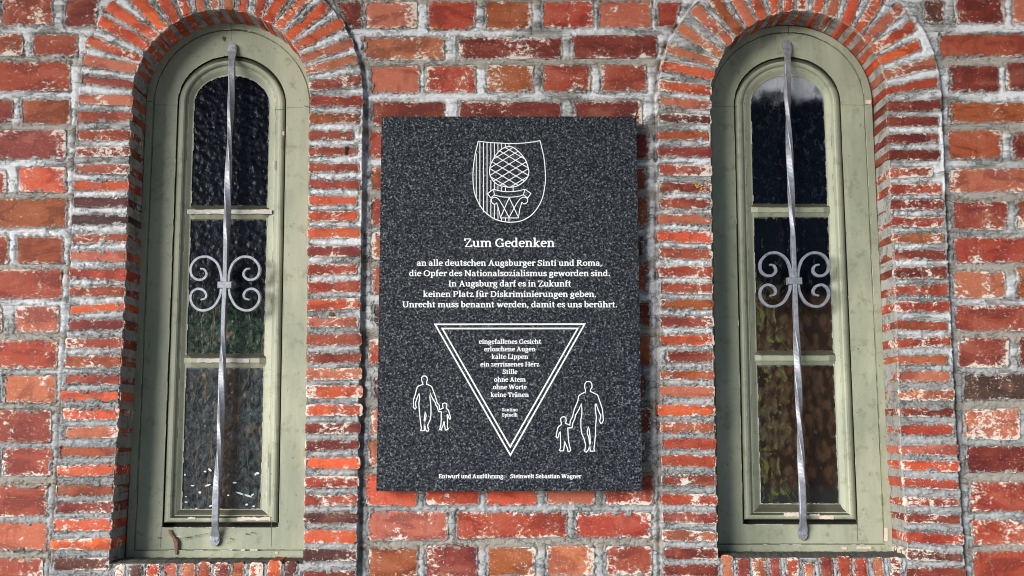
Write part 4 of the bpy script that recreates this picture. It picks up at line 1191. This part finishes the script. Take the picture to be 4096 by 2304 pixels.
def text_line(s, x0, x1, base, xh, label, bold=1.0):
    ink = Ink()
    tot = sum(GL[c][0] for c in s)
    sx = (x1-x0)/tot; x = x0
    for c in s:
        adv, strokes = GL[c]
        for st in strokes:
            st = [p for i, p in enumerate(st) if i == 0 or math.hypot(p[0]-st[i-1][0], p[1]-st[i-1][1]) > .012]
            pts = [(x+px*sx, base-py*xh) for px, py in st]
            W_ = []
            for i in range(len(st)):
                a_ = st[max(0, i-1)]; b_ = st[min(len(st)-1, i+1)]
                dx, dy = b_[0]-a_[0], b_[1]-a_[1]; L = math.hypot(dx, dy) or 1
                v = abs(dy)/L
                # broad pen: vertical and falling strokes heavy, rising strokes lighter
                heavy = ST if dx*dy <= .02 else ST*.72
                if len(st) > 9: heavy = ST*.95
                W_.append((HR + (heavy-HR)*v**1.2)*xh*bold)
            ink.ribbon(pts, W_, maxmiter=1.3)
        x += adv*sx
    return ink.build("text_line", label)
for s, x0, x1, b_, xh in [
 ("Zum Gedenken",1855.7,2219,988.2,25.2),
 ("an alle deutschen Augsburger Sinti und Roma,",1666.8,2409,1063.2,17.2),
 ("die Opfer des Nationalsozialismus geworden sind.",1636,2441,1104.6,17.2),
 ("In Augsburg darf es in Zukunft",1793,2285,1146,17.2),
 ("keinen Platz f\u00fcr Diskriminierungen geben.",1692,2386,1187.9,17.2),
 ("Unrecht muss benannt werden, damit es uns ber\u00fchrt.",1608.6,2470,1229.3,17.2),
 ("eingefallenes Gesicht",1915.4,2164.6,1375.2,13.3),
 ("erloschene Augen",1936,2142.7,1405.2,13.3),
 ("kalte Lippen",1966,2112.7,1435.3,13.3),
 ("ein zerrissenes Herz",1921.3,2157.7,1465.8,13.3),
 ("Stille",2009.7,2069.9,1495.9,13.3),
 ("ohne Atem",1976,2103,1526.8,13.3),
 ("ohne Worte",1971.4,2107.2,1556.9,13.3),
 ("keine Tr\u00e4nen",1962.8,2115.4,1587.9,13.3),
 ("Santino",2007.4,2070.3,1645.2,9.6),
 ("Spinelli",2007.8,2070.3,1666.2,9.6),
 ("Entwurf und Ausf\u00fchrung:",1753.7,2019,1913,11.9),
 ("Steinwelt Sebastian Wagner",2040.6,2325.3,1913,11.9)]:
    text_line(s, x0, x1, b_, xh, "white serif lettering reading '%s'" % s)

Z5 = lambda x, y: (1700+x/2.196, 1270+y/2.196)
for tri in ([(88,60),(1402,58),(750,1209)], [(152,97),(1342,96),(748,1136)]):
    ink = Ink(); cs = [Z5(*p) for p in tri]; P = []
    for i in range(3):
        a_, b_ = cs[i], cs[(i+1) % 3]
        for k in range(8): P.append((a_[0]+(b_[0]-a_[0])*k/8, a_[1]+(b_[1]-a_[1])*k/8))
    ink.ribbon(P, 6.2, True, 2.4); ink.build("triangle_line", "white outline of a downward pointing triangle")

Z1 = lambda x, y: (1840+x/3.6225, 530+y/3.6225)
def spl(pts, n=6): return [(p.x, p.y) for p in catmull([(x, y, 0) for x, y in pts], n)]
crest = Ink(); LW = 3.4
sh_l = spl([(265,125),(215,340),(188,600),(200,820),(240,960),(330,1115),(440,1215),(560,1275),(712,1302)])
sh_r = spl([(712,1302),(870,1285),(1010,1215),(1110,1110),(1190,960),(1230,770),(1238,620),(1215,360),(1160,118)])
sh_t = spl([(1160,118),(1000,145),(850,157),(712,160),(560,152),(400,143),(265,125)])
for s in (sh_l, sh_r, sh_t): crest.ribbon([Z1(*p) for p in s], LW*1.05)
cone = spl([(712,203),(760,212),(830,260),(900,330),(955,410),(985,500),(998,570),(978,650),(930,705),(850,765),(780,786),(712,792),(640,782),(560,762),(490,710),(440,630),(428,560),(440,480),(480,390),(540,300),(600,243),(660,212),(712,203)], 4)
crest.ribbon([Z1(*p) for p in cone[:-1]], LW*1.1, True)
def inside_poly(p, poly):
    c = False
    for i in range(len(poly)):
        a_, b_ = poly[i-1], poly[i]
        if (a_[1] > p[1]) != (b_[1] > p[1]) and p[0] < a_[0]+(b_[0]-a_[0])*(p[1]-a_[1])/(b_[1]-a_[1]): c = not c
    return c
def clipped(seg_a, seg_b, poly, want, w_=LW*.95, n=120):
    run = []
    for i in range(n+1):
        p = (seg_a[0]+(seg_b[0]-seg_a[0])*i/n, seg_a[1]+(seg_b[1]-seg_a[1])*i/n)
        ok = all(inside_poly(p, q_) == v for q_, v in zip(poly, want))
        if ok: run.append(p)
        if (not ok or i == n) and run:
            if len(run) > 2: crest.ribbon([Z1(*run[0]), Z1(*run[-1])], w_)
            run = []
for yc in (30, 140, 250, 348, 457, 571, 688, 800, 912):
    for sg in (1, -1):
        clipped((400, yc-sg*.592*312), (1024, yc+sg*.592*312), [cone], [True])
for x, segs in {235:[(305,950)], 288:[(142,1080)], 340:[(146,1155)], 392:[(149,1198)], 447:[(152,450),(690,850),(965,1232)], 498:[(154,350),(735,828),(1045,1258)],
                550:[(156,278),(772,842),(1075,1280)], 604:[(158,232),(788,850),(1240,1292)], 658:[(159,203),(795,855),(1240,1298)], 710:[(160,200),(1240,1300)], 770:[(792,853)]}.items():
    for a_, b_ in segs: crest.ribbon([Z1(x, a_), Z1(x, b_)], LW*.92)
for path in [
  spl([(485,822),(600,850),(712,858),(830,848),(940,822)]), spl([(498,905),(600,930),(712,937),(830,928),(920,903)]),
  [(485,822),(400,885),(445,947),(498,905),(485,822)], [(940,822),(1028,883),(982,948),(920,903),(940,822)],
  spl([(530,1020),(500,1040),(462,1012),(458,965),(490,938),(530,945),(570,980),(630,1080),(712,1230)]),
  spl([(895,1010),(930,1035),(973,1010),(978,965),(940,938),(895,945),(850,985),(790,1085),(712,1230)]),
  [(712,945),(590,1225)], [(712,945),(845,1225)], [(530,1015),(560,1110),(588,1240)], [(897,1008),(868,1100),(846,1240)], [(582,1238),(850,1238)]]:
    crest.ribbon([Z1(*p) for p in path], LW*.95)
crest.build("coat_of_arms", "white line coat of arms, a pine cone on a capital in a shield half hatched")

Z2 = lambda x, y: (1580+x/4.0278, 1440+y/4.0278)
Z3 = lambda x, y: (2170+x/4.0278, 1480+y/4.0278)
figL = [(452,395),(440,360),(428,325),(432,280),(455,258),(475,256),(500,262),(518,285),(520,325),(508,355),(510,390),(545,403),(590,425),(610,480),(645,570),(680,690),(712,730),(718,800),
  (775,775),(768,735),(768,705),(800,692),(832,705),(836,735),(826,775),(862,810),(882,880),(898,940),(885,955),(868,935),(850,880),(840,885),(845,960),(845,1090),(858,1108),(840,1125),(810,1128),(806,1095),(795,1040),(795,1000),(782,998),(775,1050),(750,1105),(752,1130),(720,1118),(738,1050),(745,960),(745,835),
  (700,832),(688,770),(655,720),(650,690),(600,610),(568,530),(562,600),(578,730),(580,850),(572,950),(530,1040),(528,1080),(545,1115),(535,1145),(510,1145),(490,1120),(480,1050),(470,960),(478,900),(484,840),(498,870),(500,910),(480,990),(470,1060),(472,1138),(415,1138),(425,1100),(405,960),(390,800),(384,700),(398,600),(388,540),(372,570),(330,690),(332,720),(342,765),(325,790),(298,765),(298,640),(325,560),(345,480),(360,430),(405,408)]
figR = [(695,352),(690,310),(680,285),(682,225),(705,190),(742,183),(775,192),(795,225),(798,280),(775,310),(770,345),(820,368),(885,400),(915,480),(965,630),(975,740),(980,810),(960,855),(940,860),(922,825),(928,790),(940,740),(905,660),(862,545),(848,560),(852,650),(868,760),(856,900),(852,1050),(840,1180),(828,1270),(843,1305),(770,1308),(765,1255),(748,1100),(722,1020),(722,970),(740,918),(752,960),(765,1060),(770,1180),(742,1285),(705,1325),(680,1305),(695,1210),(670,1110),(635,1030),(618,920),(618,800),(632,720),(635,630),(626,540),(590,630),(530,730),(520,790),(490,850),(475,930),(408,935),(412,1040),(418,1130),(435,1220),(455,1290),(440,1312),(410,1310),(405,1270),(375,1200),(358,1145),(350,1220),(342,1300),(290,1305),(272,1290),(292,1260),(290,1150),(288,1050),(285,995),(268,1020),(255,1080),(235,1095),(218,1075),(230,1000),(250,925),(305,875),(300,840),(290,790),(310,760),(345,752),(375,765),(382,820),(370,860),(410,875),(440,888),(448,820),(485,750),(510,640),(565,510),(585,415),(625,385)]
for f_, Zf, lab in ((figL, Z2, "white outline of an adult leading a child, left of the triangle"), (figR, Z3, "white outline of an adult leading a child, right of the triangle")):
    ink = Ink(); ink.ribbon([Zf(*p) for p in f_], 3.9, True, 1.6); ink.build("figure_outline", lab)

# ------------------------------------------------------------------ small things on the wall and sills
def blob(c, r, pts, Y, thick, mat, parent, name):
    V = [at(*T(c, r, x, y), Y) for x, y in pts]; m_ = len(V)
    V += [(p[0], p[1]+thick, p[2]) for p in V]
    Fc = [list(range(m_))] + [(i, (i+1) % m_, m_+(i+1) % m_, m_+i) for i in range(m_)]
    o = mesh_obj(name, V, Fc, mat, parent); fix_normals(o); return o
leaf = blob(0, 3, [(1693,985),(1708,980),(1722,1010),(1745,1045),(1785,1080),(1795,1110),(1790,1170),(1785,1230),(1765,1235),(1758,1180),(1750,1120),(1738,1075),(1715,1040),(1697,1010)], FY-.006, .002, M_LEAF, None, "dry_leaf")
tag(leaf, "withered brown leaf caught in cobweb on the bottom rail of the left window", "leaf")
def thread(pts, rad, mat, name, parent=None):
    V, Fc = [], []
    for i, p in enumerate(pts):
        for k in range(3):
            t = 2*math.pi*k/3; V.append((p[0]+rad*math.cos(t)*.5, p[1]+rad*math.sin(t), p[2]+rad*math.cos(t)))
    for i in range(len(pts)-1):
        for k in range(3): j = (k+1) % 3; Fc.append((i*3+k, i*3+j, (i+1)*3+j, (i+1)*3+k))
    return mesh_obj(name, V, Fc, mat, parent)
web = empty("cobweb", (0,0,0)); tag(web, "thin dusty cobweb threads with rust brown crumbs on the bottom rail of the left window", "cobweb")
for pl_ in ([(1815,1072),(1960,1045),(2130,1012)], [(2200,985),(2260,940),(2330,905)], [(2215,1065),(2300,1020),(2400,950)], [(1760,1060),(1790,1120),(1780,1250)]):
    thread([at(*T(0,3,x,y), FY-.007) for x, y in pl_], .0007, M_WEB, "thread", web)
for (x, y, r_) in [(1890,1062,13),(1975,1045,8),(2535,1012,10),(2480,1028,14),(2320,1075,9),(1595,1065,9),(1775,1268,16),(1705,992,12),(1750,1060,12)]:
    blob(0, 3, [(x+r_*math.cos(t)*random.uniform(.5,1.2), y+r_*.7*math.sin(t)*random.uniform(.5,1.2)) for t in [k*.785 for k in range(8)]], FY-.0045, .002, M_RUST, web, "crumb")
nail = blob(1, 2, [(757+26*math.cos(t), 262+20*math.sin(t)) for t in [k*.6283 for k in range(10)]], ZB-.0045, .006, M_RUST, None, "rusty_nail")
tag(nail, "rusty nail head in the mortar right of the left window", "nail")
hole = blob(0, 0, [(2255+20*math.cos(t)*random.uniform(.6,1.1), 388+26*math.sin(t)*random.uniform(.6,1.1)) for t in [k*.6283 for k in range(10)]], FY-.0004, .002, M_RUST, WL, "rust_spot")
tape = blob(1, 1, [(893,32),(925,25),(928,45),(914,70),(916,105),(897,105),(898,70)], ZB-.0045, .0015, M_DARK, None, "black_tape")
tag(tape, "scrap of black tape on a red brick between left window and plaque", "tape")
for (c, r, x, y, n, sp) in [(2, 1, 1870, 420, 9, 36), (2, 1, 1962, 412, 4, 14), (1, 0, 1810, 285, 7, 45)]:
    lt = empty("lichen_patch", (0,0,0))
    tag(lt, {1870: "yellow lichen dots on a dark red brick beside the right window", 1962: "small lichen dot at the window end of that dark red brick", 1810: "pale yellow lichen crust along the lower edge of a brick above the plaque"}[x], "lichen")
    for i in range(n):
        cx_, cy_ = x+random.gauss(0, sp*.6), y+random.gauss(0, sp*(.45 if r else .12)); r_ = random.uniform(5, 12)
        blob(c, r, [(cx_+r_*math.cos(t)*random.uniform(.6,1.1), cy_+r_*math.sin(t)*random.uniform(.6,1.1)) for t in [k*.785 for k in range(8)]], (ZB if r else 0)-.0042, .002, M_LICHEN, lt, "lichen_dot")

# ------------------------------------------------------------------ ground and porch around the camera (what bounces and shades the light)
gr = mesh_obj("ground", [(-60,-60,0),(60,-60,0),(60,.3,0),(-60,.3,0)], [(0,1,2,3)], M_GROUND); gr["kind"] = "structure"

# covered porch in front of the wall: boarded ceiling on beams, open to the sides
roof = empty("porch_roof", (0, -1.6, 3.45)); tag(roof, "dark boarded porch ceiling on beams above the wall, out of the picture", "roof")
def box(name, x0, x1, y0, y1, z0, z1, mat, parent):
    V = [(x, y, z) for x in (x0, x1) for y in (y0, y1) for z in (z0, z1)]
    o = mesh_obj(name, V, [(0,1,3,2),(4,6,7,5),(0,4,5,1),(2,3,7,6),(0,2,6,4),(1,5,7,3)], mat, parent); return o
for i in range(9): box("ceiling_board", -4.5, 4.5, -1.55+i*.36, -1.20+i*.36, 0, .03, M_ROOF, roof)
for x in (-3, 0, 3): box("beam", x-.08, x+.08, -1.5, 1.55, -.16, -.002, M_ROOF, roof)
